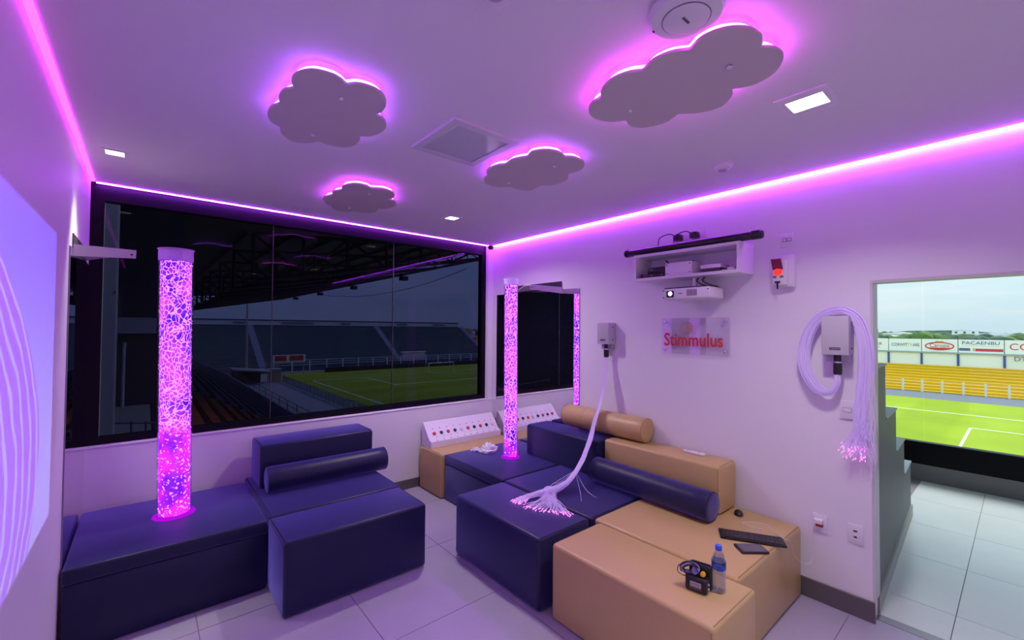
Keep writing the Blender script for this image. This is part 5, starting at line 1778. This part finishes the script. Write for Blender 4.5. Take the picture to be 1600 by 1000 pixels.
# near stand with blue and orange bench rows
t = thing('grandstand', 'near roofed grandstand with rows of blue and orange seats', 'grandstand', (7, 50, ZP))
BSEAT = pbr('seat_blue', (0.05, 0.085, 0.34), 0.55, noise=0.2, nscale=1.5)
OSEAT = pbr('seat_orange', (0.36, 0.075, 0.02), 0.55, noise=0.2, nscale=1.5)
STEP = pbr('stand_concrete', (0.42, 0.42, 0.45), 0.9)
for k in range(15):
    xa, za = 12.3 - 0.75 * k, -8.0 + 0.42 * k
    obj('terrace_step', box(BM(), xa - 0.75, xa, 6.5, 104, za - 0.75, za), STEP, t)
    for (ya, yb2, m_) in ((6.5, 31.5, OSEAT), (33.0, 104, BSEAT)):
        bm = BM()
        box(bm, xa - 0.55, xa - 0.12, ya, yb2, za + 0.36, za + 0.42)
        box(bm, xa - 0.62, xa - 0.55, ya, yb2, za + 0.36, za + 0.78)
        box(bm, xa - 0.45, xa - 0.38, ya, yb2, za, za + 0.36)
        obj('seat_row', bm, m_, t)
obj('front_wall', box(BM(), 12.3, 12.5, 6.5, 104, ZP, -7.6), STEP, t)
t = thing('stand_railing', 'thin dark railing along the front of the near stand', 'railing', (13.2, 50, ZP))
RAIL = pbr('rail_dark', (0.06, 0.07, 0.09), 0.5)
for k in range(20):
    y = 18 + k * 4
    obj('rail_post', box(BM(), 12.37, 12.43, y - 0.03, y + 0.03, -7.6, -6.5), RAIL, t)
for zz in (-7.05, -6.55):
    obj('rail_bar', box(BM(), 12.38, 12.42, 18, 98, zz, zz + 0.05), RAIL, t)

# roof over the near stand
t = thing('stand_roof', 'dark steel trussed roof over the near grandstand', 'roof', (8, 50, 6))
ROOFM = pbr('roof_sheet', (0.22, 0.19, 0.18), 0.8, noise=0.25, nscale=0.4)
STEEL = pbr('truss_steel', (0.028, 0.027, 0.032), 0.6)
bm = prism(BM(), [(23.3, 31, 9.05), (-14, 8, 6.4), (-14, 104, 6.4), (23.3, 104, 9.05)], (0, 0, 0.2))
obj('roof_sheet', bm, ROOFM, t)


def bar(bm, a, b, w):
    tube(bm, [a, b], w, 4)


for k in range(10):
    y = 31.5 + k * 8.0
    bm = BM()
    n_ = 7
    bot = [Vector((22.8 - 2.95 * i, y, 8.0 - 0.55 * i)) for i in range(n_)]
    top = [Vector((22.8 - 2.95 * i, y, 8.95 - 0.21 * i)) for i in range(n_)]
    bar(bm, bot[0], bot[-1], 0.16); bar(bm, top[0], top[-1], 0.14)
    for i in range(n_):
        bar(bm, bot[i], top[i], 0.11)
        if i + 1 < n_:
            bar(bm, (bot[i] if i % 2 else top[i]), (top[i + 1] if i % 2 else bot[i + 1]), 0.09)
    obj('truss', bm, STEEL, t)
    obj('column', box(BM(), 4.75, 5.25, y - 0.25, y + 0.25, -6.0, 7.4), STEEL, t) if k in (8, 9) else None
bm = BM()
for zz in (8.0, 8.9):
    bar(bm, (22.8, 25.5, zz), (22.8, 103.5, zz), 0.13)
for k in range(39):
    y = 25.5 + k * 2.0
    bar(bm, (22.8, y, 8.0), (22.8, y, 8.9), 0.06)
    bar(bm, (22.8, y, 8.0 if k % 2 else 8.9), (22.8, y + 2.0, 8.9 if k % 2 else 8.0), 0.05)
obj('eave_truss', bm, STEEL, t)
for i in range(1, 8):
    bm = BM()
    bar(bm, (22.8 - 2.6 * i, 31, 8.85 - 0.185 * i), (22.8 - 2.6 * i, 103.5, 8.85 - 0.185 * i), 0.12)
    obj('purlin', bm, pbr('purlin_brown', (0.05, 0.045, 0.045), 0.7), t)
for y in (31, 47, 63, 79, 95):
    fl_ = obj('floodlight', rbox(22.6, 23.4, y - 0.45, y + 0.45, 7.35, 7.85, 0.05, 1), STEEL, t)
    obj('floodlight_arm', tube(BM(), [(22.9, y, 7.8), (22.8, y, 8.1)], 0.06, 6), STEEL, fl_)
t = thing('sagging_cable', 'thin cable sagging below the eave of the roof', 'cable', (23, 45, 7.2))
obj('cable_line', tube(BM(), catmull([(23.0, 34, 7.4), (23.0, 42, 6.55), (23.0, 52, 6.15), (23.0, 63, 6.3), (23.0, 79, 7.4)], 6), 0.03, 5), STEEL, t)

# stand concourse next to the box: concrete fin, dark wall, railing
t = thing('concrete_column', 'grey concrete column outside at the end of the tinted window', 'column', (-0.28, 5.25, -4))
obj('column_shaft', rbox(-0.366, -0.205, 5.2, 5.42, -4.0, 6.2, 0.01, 1), pbr('column_concrete', (0.72, 0.66, 0.60), 0.85, noise=0.3, nscale=5, color2=(0.52, 0.47, 0.43)), t)
obj('column_bolt', lathe(BM(), [(0.008, 0), (0.008, 0.01)], (-0.22, 5.2, 2.05), 8, (0, -1, 0)), BLACK, t)
t = thing('concourse', 'dark concourse building beside the near stand', 'building', (-1.2, 20, -4))
DARKC = pbr('concourse_dark', (0.035, 0.033, 0.035), 0.9)
obj('rear_wall', box(BM(), -6.2, -6.0, 5.0, 104, -4, 6.6), DARKC, t)
obj('upper_floor', box(BM(), -6.0, 0.15, 6.0, 20, -1.2, -1.0), pbr('concourse_floor', (0.20, 0.18, 0.18), 0.9), t)
obj('cross_wall', box(BM(), -6.0, 1.0, 20, 20.2, -4, 6.4), DARKC, t)
obj('pale_panel', box(BM(), -0.75, 0.28, 19.9, 20.0, 1.50, 2.05), pbr('panel_grey', (0.30, 0.30, 0.34), 0.7), t)
obj('white_pole', tube(BM(), [(-0.56, 19.6, -1.0), (-0.56, 19.6, 0.85), (-0.545, 19.6, 1.2)], 0.045, 8), pbr('pole_white', (0.4, 0.4, 0.42), 0.6), t)
t = thing('concourse_railing', 'black tubular railing beside the concrete column', 'railing', (0, 7, -1.0))
for k, x in enumerate((-0.30, -0.12, 0.02, 0.12)):
    obj('rail_post', tube(BM(), [(x, 7.0 + 0.25 * k, -1.0), (x, 7.0 + 0.25 * k, 0.62 - 0.06 * k)], 0.014, 6), RAIL, t)
for dz in (0.0, 0.32):
    obj('rail_bar', tube(BM(), [(-0.30, 7.0, 0.60 - dz), (0.12, 7.75, 0.42 - dz)], 0.014, 6), RAIL, t)
t = thing('yellow_cloth', 'yellow cloth hanging on the black railing outside', 'cloth', (-0.20, 6.9, 0.0))
bm = BM()
blob(bm, (-0.205, 6.9, 0.40), 0.075, 3, (0.7, 0.5, 1.25))
for v in bm.verts:
    v.co += Vector((mnoise.noise(v.co * 14), mnoise.noise(v.co * 14 + Vector((4, 4, 4))), mnoise.noise(v.co * 11))) * 0.028
obj('cloth_body', bm, pbr('cloth_yellow', (0.75, 0.45, 0.02), 0.8), t, smooth=True)
obj('cloth_tail', prism(BM(), [(-0.245, 6.88, 0.26), (-0.17, 6.88, 0.26), (-0.19, 6.88, 0.36), (-0.23, 6.88, 0.36)], (0, 0.02, 0)), MATS['cloth_yellow'], t)
# dugout, kiosk and signs near the corner of the pitch
t = thing('dugout', 'pale roofed dugout shelter at the corner of the apron', 'shelter', (15, 98, ZP))
obj('shelter_roof', prism(BM(), [(12.5, 96, ZP + 3.0), (19, 96, ZP + 2.4), (19, 96, ZP + 2.6), (12.5, 96, ZP + 3.3)], (0, 5, 0)), pbr('shelter_pale', (0.5, 0.52, 0.46), 0.8), t)
obj('shelter_wall', box(BM(), 13, 18, 100.6, 100.8, ZP, ZP + 2.5), DARKC, t)
for x in (13.2, 18.6):
    obj('shelter_post', box(BM(), x - 0.08, x + 0.08, 96.2, 96.4, ZP, ZP + 2.6), GPLAST, t)
t = thing('kiosk', 'tan kiosk box beside the dugout shelter', 'kiosk', (20, 100, ZP))
obj('kiosk_walls', box(BM(), 19.3, 21.3, 98.5, 101, ZP, ZP + 2.6), pbr('kiosk_tan', (0.42, 0.32, 0.22), 0.8), t)
obj('kiosk_roof', box(BM(), 19.15, 21.4, 98.3, 101.2, ZP + 2.6, ZP + 2.75), GPLAST, t)
t = thing('red_sign', 'red and white sign board at the corner of the pitch', 'sign', (24, 110, ZP))
obj('sign_board', box(BM(), 22.0, 29.0, 110, 110.2, ZP + 3.2, ZP + 4.9), GW, t)
for a, b_ in ((22.5, 24.9), (25.5, 28.5)):
    obj('red_panel', box(BM(), a, b_, 109.95, 110.0, ZP + 3.5, ZP + 4.7), pbr('sign_board_red', (0.55, 0.04, 0.06), 0.7), t)
for x in (22.4, 28.6):
    obj('sign_leg', box(BM(), x - 0.1, x + 0.1, 110.02, 110.18, ZP, ZP + 3.2), GPLAST, t)
t = thing('flag_pole', 'tall pale pole rising behind the dugout shelter', 'pole', (17.5, 118, ZP))
obj('pole_shaft', tube(BM(), [(17.8, 116, ZP), (17.8, 116, 8.5)], [0.28, 0.20], 8), pbr('pole_pale', (0.45, 0.38, 0.36), 0.7), t, smooth=True)
obj('pole_base', box(BM(), 17.2, 18.4, 115.4, 116.6, ZP - 0.2, ZP + 0.5), STEP, t)
